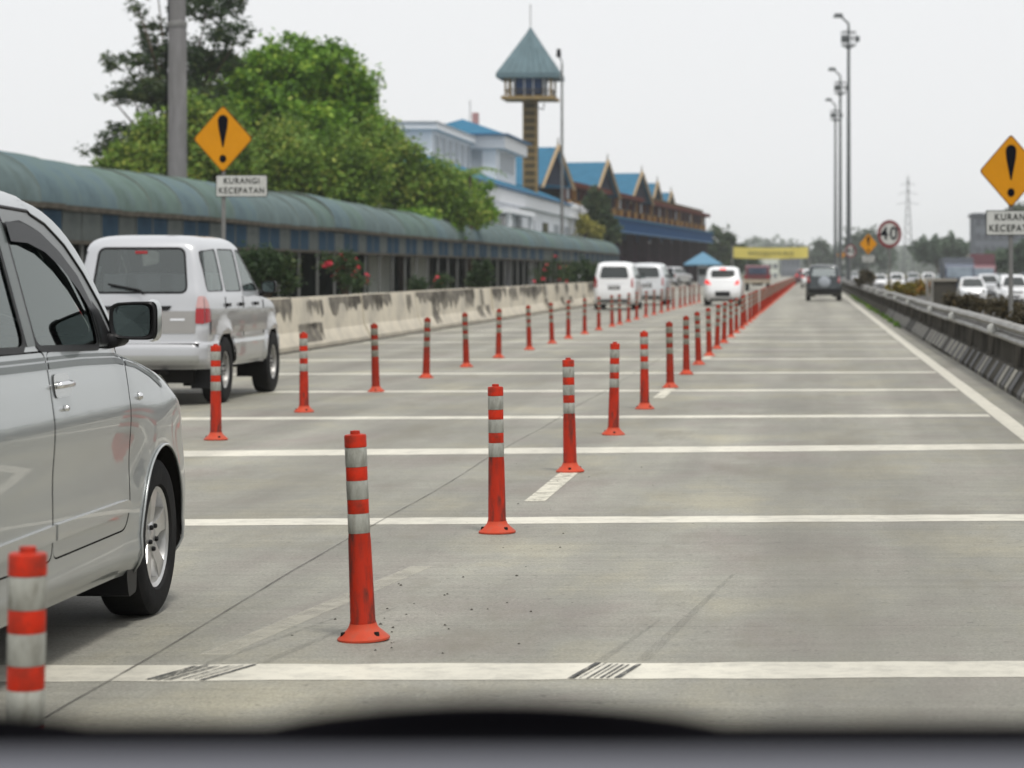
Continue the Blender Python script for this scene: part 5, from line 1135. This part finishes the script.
# ------------------------------------------------------------------ watch tower
def tower():
    d = 180.0; K = d / F_PX; p = at(530.5, 271, d); r = empty('watch_tower', (p.x, d, -.02)); tag(r, 'watch tower with pointed teal roof and glazed cabin on a slim ochre shaft', 'tower')
    Z = lambda y: EYE + (VY - y) * K + .02
    s = .43
    MB().bx(-s, s, -s, s, 0, Z(100)).build('shaft', M['timber_dark'], r)
    for sx in (-1, 1):
        for sy in (-1, 1): MB().bx(sx * s - .06, sx * s + .06, sy * s - .06, sy * s + .06, 0, Z(100)).build('corner_post', M['timber'], r)
    z = 1.0
    while z < Z(101): MB().bx(-s - .03, s + .03, -s - .03, s + .03, z, z + .14).build('rung', M['timber'], r); z += .52
    c = 1.62
    MB().bx(-c - .22, c + .22, -c - .22, c + .22, Z(100.6), Z(97.5)).build('deck', M['timber'], r)
    MB().bx(-1.02, 1.02, -1.02, 1.02, Z(97.4), Z(74)).build('cabin', M['timber_dark'], r)
    for q in range(4):
        a = q * PI / 2
        for k in (-.62, 0, .62):
            b = MB(); b.box((k, -1.03, (Z(95) + Z(77)) / 2), (.50, .05, Z(77) - Z(95))); o = b.build('pane', M['cabin_blue'], r); o.rotation_euler = (0, 0, a)
        for k in (-1.0, -.31, .31, 1.0):
            b = MB(); b.box((k, -1.05, (Z(97) + Z(74)) / 2), (.10, .07, Z(74) - Z(97))); o = b.build('cabin_mullion', M['white_trim'], r); o.rotation_euler = (0, 0, a)
        for k in (-1.55, -1.28): 
            b = MB(); b.box((k, -1.55, (Z(97) + Z(73)) / 2), (.14, .14, Z(73) - Z(97))); o = b.build('veranda_post', M['timber'], r); o.rotation_euler = (0, 0, a)
        b = MB(); b.box((0, -1.56, Z(91)), (3.1, .07, .08)); b.box((0, -1.56, Z(94)), (3.1, .05, .05)); o = b.build('railing', M['timber_dark'], r); o.rotation_euler = (0, 0, a)
    e = 2.12; ze, za = Z(75), Z(27.5)
    V = [(-e, -e, ze), (e, -e, ze), (e, e, ze), (-e, e, ze), (0, 0, za)]; MB().add(V, [(0, 1, 4), (1, 2, 4), (2, 3, 4), (3, 0, 4), (0, 3, 2, 1)]).build('roof', M['teal_roof'], r)
    MB().bx(-e - .03, e + .03, -e - .03, e + .03, ze - .32, ze - .01).build('eaves', M['teal_roof'], r)
    for q in range(4):
        for k in np.linspace(-.9, .9, 9):
            a = q * PI / 2; V0 = Vector((k * e, -e, ze)); V1 = Vector((k * e * (1 - (1 - abs(k))), -e * abs(k), ze + (za - ze) * (1 - abs(k))))
            if (V1 - V0).length > .3:
                o = MB().tube([V0 + Vector((0, -.01, .01)), V1 + Vector((0, -.01, .01))], .028, 4).build('roof_seam', M['teal_roof'], r); o.rotation_euler = (0, 0, a)
    MB().tube([(0, 0, za - .1), (0, 0, za + 1.6)], .035, 6).build('lightning_rod', M['pole'], r)
    MB().tube([(.4, -.4, Z(101)), (.5, -.5, Z(108)), (.95, -.5, Z(110)), (1.0, -.5, Z(104))], .05, 6).build('drain_pipe', M['pole'], r, smooth=True)
tower()

# ------------------------------------------------------------------ toll plaza with blue gabled roofs
def plaza():
    r = empty('toll_plaza', (-17, 230, -.02)); tag(r, 'long toll plaza with row of pointed blue gables over an ochre gallery', 'building')
    o0 = Vector((-17, 230, -.02)); P1 = Vector((-18.6, 205, 0)); P2 = Vector((-12.35, 327, 0)); D = (P2 - P1); T = D.normalized(); Nn = Vector((-T.y, T.x, 0))   # Nn points left, away from the road
    def slab(nm, s0, s1, n0, n1, z0, z1, mat, par=None):
        V = []
        for z in (z0, z1):
            for s, n in ((s0, n0), (s1, n0), (s1, n1), (s0, n1)): q = P1 + T * s + Nn * n; V.append((q.x - o0.x, q.y - o0.y, z - o0.z))
        return MB().add(V, [(0, 3, 2, 1), (4, 5, 6, 7), (0, 1, 5, 4), (1, 2, 6, 5), (2, 3, 7, 6), (3, 0, 4, 7)]).build(nm, mat, par or r)
    L = D.length
    slab('canopy_deck', 0, L, 0, 16, 4.95, 6.05, M['plaza_blue'])
    slab('fascia_trim', -.1, L + .1, -.12, 16, 6.05, 6.18, M['blue_roof']); slab('fascia_trim', -.1, L + .1, -.1, .3, 4.82, 4.95, M['blue_trim'])
    slab('added_end_screen', L - 1, L - .5, .6, 9, 0, 4.9, M['maroon_dark']); slab('back_wall', -4, L - 2, 8.6, 9, 0, 4.9, M['maroon_dark'])  # added to close sky gaps; dark colour stands in for shade and trees beyond
    for k in range(11): slab('column', 4 + k * 11, 4.9 + k * 11, 1.0, 1.9, 0, 4.95, M['maroon_dark'])
    for k in range(9): slab('toll_booth', 7 + k * 11, 10.5 + k * 11, 2.5, 4.2, 0, 2.9, M['maroon_dark']); slab('booth_window', 6.97 + k * 11, 10.53 + k * 11, 2.46, 4.24, 1.3, 2.1, M['dark_pane'])
    slab('gallery_floor', .5, L - .5, .8, 12, 6.18, 6.4, M['rust_red'])
    n = 44
    for k in range(n):
        s = 1 + k * (L - 2) / (n - 1)
        slab('gallery_column', s, s + .4, .9, 1.3, 6.4, 8.05, M['ochre'] if k % 5 == 2 else M['rust_red'])
        if k < n - 1 and k % 2 == 0: slab('gallery_bracket', s + .5, s + 1.9, .7, .95, 6.4, 7.0, M['ochre']); slab('gallery_panel', s + .45, s + 2.7, 1.0, 1.2, 7.1, 8.0, M['shade_panel'] if k % 6 == 0 else M['gable_in'])
    slab('gallery_rail', .8, L - .8, .85, .95, 6.95, 7.08, M['timber_dark']); slab('gallery_wall', .8, L - .8, 4, 4.4, 6.4, 8.0, M['timber_dark'])
    slab('gallery_roof', .3, L - .3, .3, 12, 8.05, 8.45, M['rust_red'])
    slab('ridge_roof', 60, L - .3, 1.2, 9, 8.45, 8.95, M['timber_dark'])
    # gables: each a steep ridged roof with boards and dark infill facing the road
    for i, (px, py, d, hpx, wpx, rpx) in enumerate([(558, 147, 200, 38, 32, 40), (607.5, 162, 228, 33, 25, 33), (641.7, 173, 253, 29, 23, 27), (657.2, 183, 283, 25, 14, 10), (671, 192.5, 318, 19, 12, 8)]):
        A = at(px, py, d); h = hpx * d / F_PX; a = math.radians(16); tt = Vector((math.sin(a), math.cos(a), 0)); nn = Vector((-math.cos(a), math.sin(a), 0)); off = VX - px
        b = wpx * d / (math.sin(a) * F_PX + math.cos(a) * off); rl = rpx * d / (math.cos(a) * F_PX)
        g = empty('gable', parent=r); 
        def W(v): return (v.x - o0.x, v.y - o0.y, v.z - o0.z)
        B0, B1 = A - tt * b / 2 - Vector((0, 0, h)), A + tt * b / 2 - Vector((0, 0, h * 1.0))
        bk = nn * (rl + 3.0)
        q = MB(); 
        for X, Y, Zq in ((B0, A, 0), (B1, A, 0)):
            th = Vector((0, 0, -.12)); V = [W(X), W(Y), W(Y + bk), W(X + bk)]; V2 = [W(X + th), W(Y + th), W(Y + bk + th), W(X + bk + th)]
            q.add(V + V2, [(0, 1, 2, 3), (4, 7, 6, 5), (0, 4, 5, 1), (1, 5, 6, 2), (2, 6, 7, 3), (3, 7, 4, 0)])
        q.build('gable_roof', M['blue_roof'], r)
        ins = nn * .35; MB().add([W(B0 + ins), W(B1 + ins), W(A + ins - Vector((0, 0, .1)))], [(0, 1, 2)]).build('gable_infill', M['gable_in'], r)
        for X in (B0, B1): MB().tube([W(X + Vector((0, 0, -.25)) - nn * .05), W(A - nn * .05 + Vector((0, 0, .12)))], .15, 4).build('barge_board', M['barge'], r)
        MB().tube([W(A), W(A + Vector((0, 0, .75)))], [.09, .03], 5).build('finial', M['timber_dark'], r); MB().tube([W(A + bk), W(A + bk + Vector((0, 0, .6)))], [.08, .03], 5).build('finial', M['timber_dark'], r)
        q = MB(); zb = 8.45
        c0 = (B0 + B1) / 2; 
        V = [W(Vector((v.x, v.y, zz))) for zz in (zb - .3, B0.z - .02) for v in (B0 + ins, B1 + ins, B1 + bk, B0 + bk)]
        if B0.z > zb: q.add(V, [(0, 3, 2, 1), (4, 5, 6, 7), (0, 1, 5, 4), (1, 2, 6, 5), (2, 3, 7, 6), (3, 0, 4, 7)]); q.build('gable_base', M['timber_dark'], r)
        bpy.data.objects.remove(g)
plaza()

# tent, banner, far buildings
p = at(703, 271, 240); r = empty('gazebo', (p.x, 240, -.02)); tag(r, 'small blue pyramid tent roof on posts beside the white hatchback', 'tent')
e = 1.72; V = [(-e, -e, 2.0), (e, -e, 2.0), (e, e, 2.0), (-e, e, 2.0), (0, 0, 3.12)]
MB().add(V + [(x, y, z - .14) for x, y, z in V[:4]], [(0, 1, 4), (1, 2, 4), (2, 3, 4), (3, 0, 4), (0, 5, 6, 1), (1, 6, 7, 2), (2, 7, 8, 3), (3, 8, 5, 0)]).build('roof', M['tent'], r)
for sx in (-1, 1):
    for sy in (-1, 1): MB().tube([(sx * 1.5, sy * 1.5, 0), (sx * 1.5, sy * 1.5, 2.1)], .05, 6).build('post', M['sign_black'], r)
MB().bx(-.5, .35, .4, 1.2, 0, 1.9).build('booth', M['white_trim'], r); MB().bx(-.42, .27, .38, .4, .95, 1.6).build('booth_window', M['dark_pane'], r)
a = at(733.5, 247, 310); b = at(808, 258, 310); r = empty('banner', ((a.x + b.x) / 2, 310, 0)); tag(r, 'wide yellow cloth banner stretched across the road ahead', 'banner')
w_ = (b.x - a.x); mb = MB(); n = 24
V = []; 
for i in range(n + 1):
    t = i / n; sag = -.10 * math.sin(PI * t); x = (t - .5) * w_
    V += [(x, .04 * math.sin(t * 19), a.z + sag), (x, .05 * math.sin(t * 17 + 1), b.z + sag)]
mb.add(V, [(2 * i, 2 * i + 1, 2 * i + 3, 2 * i + 2) for i in range(n)]); bo = mb.build('cloth', M['banner'], r)
x = -w_ * .30
while x < w_ * .30:
    ww = random.uniform(.12, .26); MB().bx(x, x + ww, -.10, -.085, b.z + .38 + random.uniform(-.02, .02), b.z + .82 + random.uniform(-.05, .05)).build('faded_mark', M['banner_ink'], bo); x += ww + random.uniform(.05, .16)
for sx in (-1, 1): MB().tube([(sx * (w_ / 2 + .15), 0, 0), (sx * (w_ / 2 + .15), 0, a.z + .3)], .09, 8).build('banner_post', M['pole'], r)
for z in (a.z - .02, b.z + .02): MB().tube([(-w_ / 2 - .15, .06, z), (w_ / 2 + .15, .06, z)], .02, 5).build('rope', M['sign_black'], r)

def far_block(px0, px1, py, d, dep, mat, label, win=None, zb=-.6):
    a = at(px0, py, d); b = at(px1, py, d); r = empty('far_building', ((a.x + b.x) / 2, d, zb)); W = b.x - a.x; H = a.z - zb
    MB().bx(-W / 2, W / 2, 0, dep, 0, H).build('wall', mat, r)
    MB().bx(-W / 2 - .3, W / 2 + .3, -.3, dep + .3, H, H + .5).build('parapet', M['far_block_line'], r)
    nx, nz = win or (6, 4)
    for i in range(nx):
        for k in range(nz): MB().bx(-W / 2 + W * (i + .18) / nx, -W / 2 + W * (i + .82) / nx, -.12, .02, H * (k + .3) / nz, H * (k + .75) / nz).build('window', M['far_block_line'], r)
    return tag(r, label, 'building')
far_block(975, 1034, 216, 430, 14, M['far_block'], 'grey blue block building behind the large right warning sign', (8, 5))
far_block(762, 778, 252, 520, 10, M['pale_wall'], 'pale far building seen under the yellow banner', (3, 3))
far_block(781, 800, 258, 620, 10, M['far_block'], 'low grey far building under the right end of the banner', (4, 2))

# ------------------------------------------------------------------ trees and shrubs
def leaves_mesh(name, clumps, n, size, mat, seed, sub=14, spread=.36, droop=0.0, aspect=.5):
    """leaf-sized faces gathered in small tufts spread through ellipsoids"""
    g = np.random.default_rng(seed); P = []; vol = np.array([c[3] * c[4] * c[5] for c in clumps]) ** .8; vol = vol / vol.sum()
    nt_ = max(6, n // sub)
    for c, vf in zip(clumps, vol):
        k = max(3, int(nt_ * vf)); d = g.normal(size=(k, 3)); d /= np.linalg.norm(d, axis=1)[:, None]; rad = g.uniform(.25, 1.0, k) ** .45
        wob = 1 + .16 * np.sin(d[:, 0] * 5 + seed) + .12 * np.sin(d[:, 2] * 7 + d[:, 1] * 4 + seed * 2)
        P.append(np.array(c[:3]) + d * (rad * wob)[:, None] * np.array(c[3:6]))
    T = np.concatenate(P); m = len(T); tr = spread * np.mean([min(c[3:6]) for c in clumps]) * g.uniform(.6, 1.25, m)
    off = g.normal(size=(m, sub, 3)) * .55; C = (T[:, None, :] + off * tr[:, None, None]).reshape(-1, 3); C[:, 2] -= droop * np.abs(g.normal(size=len(C)))
    k = len(C); a = g.normal(size=(k, 3)); a[:, 2] *= .6; a /= np.linalg.norm(a, axis=1)[:, None]; b = np.cross(a, g.normal(size=(k, 3))); b /= np.linalg.norm(b, axis=1)[:, None]
    s = size * g.uniform(.6, 1.35, k)[:, None]; a *= s; b *= s * aspect
    V = np.stack([C - a * .5, C + b * .5, C + a * .5, C - b * .5], 1).reshape(-1, 3); Fi = np.arange(4 * k, dtype=np.int32).reshape(-1, 4)
    me = bpy.data.meshes.new(name); me.vertices.add(4 * k); me.vertices.foreach_set('co', V.astype(np.float32).ravel()); me.loops.add(4 * k); me.loops.foreach_set('vertex_index', Fi.ravel())
    me.polygons.add(k); me.polygons.foreach_set('loop_start', np.arange(0, 4 * k, 4, dtype=np.int32)); me.polygons.foreach_set('loop_total', np.full(k, 4, np.int32)); me.update(); me.validate(); me.materials.append(mat); return me
def tree(name, label, cat, base, clumps, n, size, mat, seed, trunk_r=.18, limbs=6, group=None, droop=0, sub=14, spread=.36, crown='crown', aspect=.5):
    r = empty(name, base); g = random.Random(seed)
    zc = min(c[2] for c in clumps); t = MB(); top = Vector((clumps[0][0], clumps[0][1], clumps[0][2]))
    t.tube([(0, 0, 0), (top.x * .3 + g.uniform(-.1, .1), top.y * .3, top.z * .35), (top.x * .7, top.y * .7, top.z * .7), tuple(top)], [trunk_r, trunk_r * .8, trunk_r * .55, trunk_r * .3], 8)
    tr = t.build('trunk', M['trunk'], r, smooth=True)
    for k in range(limbs):
        c = clumps[k % len(clumps)]; e = Vector((c[0] + g.uniform(-.6, .6) * c[3], c[1] + g.uniform(-.6, .6) * c[4], c[2] + g.uniform(-.3, .6) * c[5])); s = Vector((top.x * .5, top.y * .5, top.z * g.uniform(.3, .6)))
        mbl = MB(); mbl.tube([s, s.lerp(e, .5) + Vector((0, 0, .1 * (e - s).length)), e], [trunk_r * .45, trunk_r * .3, trunk_r * .1], 6); mbl.build('limb', M['trunk'], tr, smooth=True)
    link(crown, leaves_mesh(crown, clumps, n, size, mat, seed, sub, spread, droop, aspect), r); return tag(r, label, cat, group)
def px_clumps(d, lst, base):
    out = []
    for px, py, rx, ry in lst:
        q = at(px, py, d); k = d / F_PX; out.append((q.x - base[0], random.uniform(-.6, .6), q.z - base[2], rx * k, rx * k * .9, ry * k))
    return out
def ptree(name, label, cat, d, px, lst, n, size, mat, seed, zb=-.02, **kw):
    b = ((px - VX) * d / F_PX, d, zb); return tree(name, label, cat, b, px_clumps(d, lst, b), n, size, mat, seed, **kw)
ptree('spreading_tree', 'dark sparse tree with spreading branches behind the concrete pole', 'tree', 98, 178,
      [(175, 60, 38, 22), (205, 5, 36, 13), (150, 35, 16, 18), (232, 35, 24, 12), (125, 62, 22, 8), (150, 90, 30, 14), (120, 98, 17, 6), (185, 100, 40, 20), (100, 151, 22, 6), (140, 140, 34, 16), (178, 155, 50, 22), (215, 60, 24, 12), (140, 12, 10, 8), (225, -8, 22, 8), (120, 165, 16, 14), (160, -15, 22, 10)],
      15000, .30, M['leaf_dark'], 11, limbs=16, sub=12, spread=.42, aspect=.28)
ptree('round_tree', 'big rounded bright green tree above the walkway', 'tree', 104, 285,
      [(290, 100, 62, 48), (322, 92, 42, 44), (248, 98, 42, 42), (350, 118, 27, 40), (286, 60, 40, 24), (262, 72, 34, 24), (318, 70, 34, 26), (300, 145, 70, 38), (222, 130, 34, 38), (340, 90, 26, 26), (214, 100, 22, 24), (232, 78, 20, 18), (352, 96, 28, 34), (336, 66, 30, 24), (362, 125, 20, 26)], 46000, .25, M['leaf_bright'], 12, limbs=8, sub=70, spread=.30)
ptree('olive_tree', 'olive green bushy tree just above the walkway roof right of the warning sign', 'tree', 98, 300,
      [(300, 175, 60, 34), (250, 178, 48, 34), (345, 172, 48, 36), (368, 150, 28, 26), (280, 150, 40, 26), (325, 195, 60, 18)], 30000, .22, M['leaf_mid'], 13, limbs=6, sub=45, spread=.38)
ptree('olive_tree', 'mixed green tree growing between the round tree and the white office', 'tree', 112, 405,
      [(395, 172, 32, 38), (422, 186, 38, 32), (375, 180, 26, 34), (382, 140, 16, 22), (445, 198, 28, 26), (465, 212, 20, 16)], 22000, .22, M['leaf_mid'], 14, limbs=6, sub=45, spread=.42)
ptree('bright_bush', 'fresh green bush against the white office wall', 'bush', 118, 465, [(465, 200, 26, 26), (450, 205, 26, 24), (482, 212, 14, 14), (440, 215, 20, 14)], 11000, .22, M['leaf_bright'], 15, limbs=4, spread=.3)
ptree('leafy_tree', 'leafy green tree low behind the concrete pole, under the dark spreading tree', 'tree', 94, 200, [(190, 170, 50, 30), (150, 165, 42, 26), (225, 160, 30, 30), (195, 130, 40, 34), (155, 138, 30, 20), (120, 165, 20, 16)], 20000, .24, M['leaf_mid'], 16, limbs=4, spread=.32)
# palm fronds rising from the bush
def palm(d, px, py, label, n=9, R=1.5):
    b = Vector(((px - VX) * d / F_PX, d, -.02)); top = at(px, py, d) - b; r = empty('palm', b); g = random.Random(5)
    MB().tube([(0, 0, 0), (.05, 0, top.z * .5), (0, 0, top.z)], [.10, .08, .06], 8).build('trunk', M['trunk'], r, smooth=True)
    for k in range(n):
        a = 2 * PI * k / n + g.uniform(-.2, .2); el = g.uniform(.5, 1.2); mb = MB(); pts = []
        for i in range(9): t = i / 8; pts.append(Vector((math.cos(a) * R * t * math.cos(el * (1 - t * .9)), math.sin(a) * R * t, top.z + R * (math.sin(el) * t - .75 * t * t))))
        mb.tube(pts, [.02] * 8 + [.006], 4)
        for i in range(1, 9):
            for s in (1, -1):
                q = pts[i]; t = (pts[i] - pts[i - 1]).normalized(); sd = t.cross(Vector((0, 0, 1))).normalized() * s; e = q + sd * .42 + t * .18 - Vector((0, 0, .2)); mb.add([q, q + t * .07, e], [(0, 1, 2)])
        mb.build('frond', M['leaf_mid'], r)
    return tag(r, label, 'palm')
palm(116, 470, 176, 'small palm with arching fronds in front of the white office')
# creeper hanging over the walkway roof
r = empty('creeper', (-16.2, 108, 2.6)); tag(r, 'green creeper hanging over the walkway roof below the white office', 'creeper')
link('foliage', leaves_mesh('foliage', [(.0, 0, 1.0, .7, 2.6, .35), (.75, 4, .55, .4, 1.8, .5), (1.0, 4.5, .05, .2, .7, .55)], 2600, .17, M['leaf_bright'], 17), r); MB().tube([(-.3, 0, .3), (.3, 2, 1.15), (.9, 4, .6), (1.05, 4.5, .1)], .03, 5).build('stem', M['trunk'], r, smooth=True)
# shrubs between barrier and walkway
SH = 'shrubs between the barrier and the walkway'
ptree('shrub', 'dark green shrub beside the pale van mirror', 'shrub', 52, 268, [(268, 268, 26, 20), (252, 270, 16, 22), (285, 278, 14, 16)], 5200, .09, M['leaf_dark'], 21, trunk_r=.04, limbs=5, group=SH)
def flowering(d, px, lst, label, seed, nf=60):
    o = ptree('flowering_shrub', label, 'shrub', d, px, lst, 1500, .09, M['leaf_dark'], seed, trunk_r=.03, limbs=6, group=SH, spread=.5)
    b = ((px - VX) * d / F_PX, d, -.02); link('flowers', leaves_mesh('flowers', px_clumps(d, lst, b), nf, .12, M['pink'], seed + 50, sub=10, spread=.22), o)['kind'] = 'stuff'
flowering(58, 345, [(345, 270, 16, 16), (325, 262, 10, 8), (360, 280, 12, 12), (346, 258, 10, 8)], 'sparse shrub with red and pink flowers above the cream barrier', 22, 150)
flowering(74, 430, [(420, 285, 8, 8), (438, 282, 8, 8)], 'low shrub with a few red flowers near the barrier middle', 23, 30)
ptree('shrub', 'leafy green shrub before the walkway posts near the palm', 'shrub', 80, 485, [(485, 272, 10, 14), (478, 280, 10, 10)], 1800, .12, M['leaf_dark'], 24, trunk_r=.03, group=SH)
flowering(102, 553, [(553, 268, 10, 12), (565, 275, 9, 9), (540, 275, 9, 9)], 'red flecked shrub at the far end of the barrier', 25, 40)
ptree('shrub', 'dark shrub just left of the nearer white people carrier', 'shrub', 110, 580, [(582, 272, 13, 13), (595, 275, 10, 10), (568, 277, 9, 9)], 2200, .16, M['leaf_dark'], 26, trunk_r=.04, group=SH)
ptree('cypress', 'dark upright tree between the white office and the plaza', 'tree', 204, 600, [(600, 215, 11, 26), (607, 232, 12, 18), (592, 205, 9, 14)], 4500, .34, M['leaf_dark'], 27, limbs=4)
ptree('yellow_bush', 'yellow green bush at the foot of the dark upright tree', 'bush', 200, 588, [(583, 226, 8, 12), (594, 232, 8, 9)], 1800, .3, M['leaf_yellow'], 28, limbs=3)
ptree('dark_tree', 'dark tree right of the toll plaza end', 'tree', 350, 722, [(722, 245, 13, 16), (712, 255, 12, 14), (733, 258, 12, 14)], 3500, .7, M['leaf_dark'], 29, limbs=4)
ptree('dark_tree', 'dark foliage behind the blue tent', 'tree', 370, 690, [(690, 255, 22, 14), (665, 258, 20, 12), (745, 262, 14, 10)], 4000, .7, M['leaf_dark'], 30, limbs=4)
# far trees right
ptree('far_tree', 'hazy rounded tree behind the small amber diamond sign', 'tree', 620, 866, [(866, 245, 17, 16), (855, 255, 16, 14), (882, 256, 14, 13)], 2600, 1.3, M['leaf_far'], 31, zb=-.6, trunk_r=.3, limbs=4)
ptree('far_tree', 'green tree above the white cars right of the speed sign', 'tree', 470, 940, [(935, 252, 18, 12), (920, 250, 8, 12), (950, 250, 16, 12), (965, 254, 14, 10)], 3600, 1.0, M['leaf_far'], 32, zb=-.6, trunk_r=.3, limbs=4)
ptree('far_tree', 'green tree mass below the large right warning sign', 'tree', 330, 1010, [(1000, 262, 18, 10), (1020, 258, 18, 12), (1035, 250, 16, 14)], 3800, .8, M['leaf_far'], 33, zb=-.6, trunk_r=.3, limbs=4)
ptree('far_tree', 'dark green tree peeping over the grey block at the right edge', 'tree', 480, 1024, [(1020, 216, 12, 12), (1032, 222, 12, 14)], 2200, .9, M['leaf_dark'], 34, zb=-.6, trunk_r=.3, limbs=4)
ptree('far_tree', 'hazy green tree right of the yellow banner', 'tree', 640, 822, [(822, 255, 9, 14), (812, 260, 8, 9), (835, 262, 10, 9)], 2000, 1.2, M['leaf_far'], 35, zb=-.6, trunk_r=.3, limbs=4)
mbw = []
for i in range(150):
    px = 690 + i * 2.5 + random.uniform(-3, 3); d = random.uniform(1300, 1900); top = random.uniform(247, 256) - (4 if 745 < px < 830 else 0); q = at(px, top + 8, d); mbw.append((q.x, q.y - 1000, q.z + .6, random.uniform(6, 11), 12, 8))
    q = at(px, 266, d); mbw.append((q.x, q.y - 1000, q.z + .6, 9, 12, 7))
for px in list(range(-150, 700, 9)) + list(range(1070, 2300, 12)): q = at(px, 262, 900); mbw.append((q.x, q.y - 1000, q.z + .6, 5, 8, 6))
tag(link('woodland', leaves_mesh('woodland', mbw, 38000, 3.2, M['leaf_far'], 40, sub=10, spread=.4), None, (0, 1000, -.6)), 'hazy blue green woodland along the horizon', 'woodland', kind='stuff')
# median planting
MP = 'plants on the median strip'
def mshrub(d, px, lst, label, mat, seed, n=1500, size=.10): ptree('median_shrub', label, 'shrub', d, px, lst, n, size, mat, seed, zb=-.06, trunk_r=.025, limbs=5, group=MP, spread=.5)
mshrub(84, 912, [(905, 290, 12, 6), (920, 288, 14, 7), (893, 288, 8, 5)], 'orange and green leafy shrub behind the guard rail', M['leaf_orange'], 61, 2200, .13)
mshrub(112, 867, [(867, 278, 8, 7), (861, 282, 6, 5)], 'brown shrub below the small amber diamond sign', M['leaf_dry'], 62, 900, .14)
mshrub(46, 1000, [(1000, 308, 16, 9), (985, 305, 12, 8), (1018, 312, 14, 9)], 'dry dark shrub behind the rail under the right sign', M['leaf_dry'], 63, 2600, .07)
mshrub(54, 968, [(968, 303, 14, 7), (952, 300, 10, 6)], 'dry dark shrub behind the rail below the white oncoming hatchback', M['leaf_dry'], 64, 1800, .08)
mshrub(33, 1022, [(1022, 318, 16, 10), (1040, 322, 14, 10)], 'dark shrub behind the rail at the right edge', M['leaf_dry'], 66, 1500, .07)
# dark posts-and-panel stub on the median
p = at(943, 271, 66); r = empty('barrier_stub', (p.x, 66, -.05)); tag(r, 'dark grey concrete stub with posts on the median left of the white oncoming hatchback', 'concrete stub')
MB().bx(-.24, .34, 0, .5, 0, 1.12).build('block', M['grime_wall'], r)
for x in (-.40, -.28): MB().bx(x - .035, x + .035, -.04, .04, 0, 1.16).build('post', M['galv'], r)
MB().bx(-.42, .36, -.05, .5, 1.12, 1.19).build('coping', M['concrete'], r)
# grass tufts at the wall foot
tag(link('verge_tufts', leaves_mesh('verge_tufts', [(2.07 + .03 * math.sin(y), y, .05, .07, 1.6, .05) for y in range(62, 135, 5)], 3500, .06, M['leaf_bright'], 70, sub=10, spread=.6)), 'green grass tufts at the foot of the median wall', 'grass', kind='stuff')

# ------------------------------------------------------------------ the car the photograph was taken from
r = empty('own_car', (0, 0, 0)); tag(r, 'blurred grey dashboard and black wipers of the own car along the bottom edge', 'car')
def prof_x(nm, prof, x0, x1, mat, bev=.02, wave=0):
    mb = MB(); n = 40; P = rounded(prof, bev); V = []; m = len(P)
    for i in range(n + 1):
        x = x0 + (x1 - x0) * i / n; k = wave * ((x - (x0 + x1) / 2) / ((x1 - x0) / 2)) ** 2
        V += [(x, y - k, z) for y, z in P]
    mb.add(V, [(i * m + j, i * m + (j + 1) % m, (i + 1) * m + (j + 1) % m, (i + 1) * m + j) for i in range(n) for j in range(m)] + [tuple(range(m)), tuple(n * m + j for j in range(m))][::1])
    return mb.build(nm, mat, r, smooth=40)
prof_x('dashboard', [(.74, .80), (.72, 1.05), (.80, 1.085), (1.10, 1.1195), (1.16, 1.1175), (1.20, 1.06), (1.22, .80)], -.95, .55, M['dash'], .02)
prof_x('cowl', [(1.22, .80), (1.24, 1.06), (1.34, 1.0895), (1.40, 1.0895), (1.46, 1.07), (1.50, 1.02), (1.50, .80)], -.98, .58, M['cowl_black'], .02)
prof_x('bonnet', [(1.47, .80), (1.47, 1.01), (1.9, .945), (2.3, .86), (2.42, .72), (2.42, .45), (1.5, .45)], -.96, .56, M['silver'], .06)
def wiper(x0, x1, zt, hb):
    xs = np.linspace(x0, x1, 15); pts = [(x, 1.36, 1.080 + (zt - 1.080) * math.sin(PI * i / 14) ** .6) for i, x in enumerate(xs)]
    w_ = MB().tube(pts, .008, 8).build('wiper', M['cowl_black'], r, smooth=True)
    MB().tube([(x, 1.365, z - .012) for x, _, z in pts], .012, 6).build('wiper_blade', M['cowl_black'], w_, smooth=True)
wiper(-.30, -.03, 1.0985, 0); wiper(-.66, -.35, 1.0955, 0)
for sx in (-.86, .46):
    MB().lathe([(.18, -.09), (.28, -.09), (.30, -.06), (.30, .06), (.28, .09), (.18, .09)], 28, axis='x').build('wheel', M['rubber'], r, smooth=40, loc=(sx, 1.75, .30))

# ------------------------------------------------------------------ air
hz = MB().bx(-2300, 2300, -80, 2700, -2.2, 45).build('haze', None); hz.data.materials.clear()
m = bpy.data.materials.new('haze_air'); m.use_nodes = True; t = m.node_tree; t.nodes.remove(t.nodes['Principled BSDF'])
pv = t.nodes.new('ShaderNodeVolumePrincipled'); pv.inputs['Color'].default_value = (.93, .96, .98, 1); pv.inputs['Density'].default_value = .00025; pv.inputs['Anisotropy'].default_value = .2
t.links.new(pv.outputs[0], t.nodes['Material Output'].inputs['Volume']); hz.data.materials.append(m)
tag(hz, 'thin pale haze in the air', 'haze', kind='stuff')
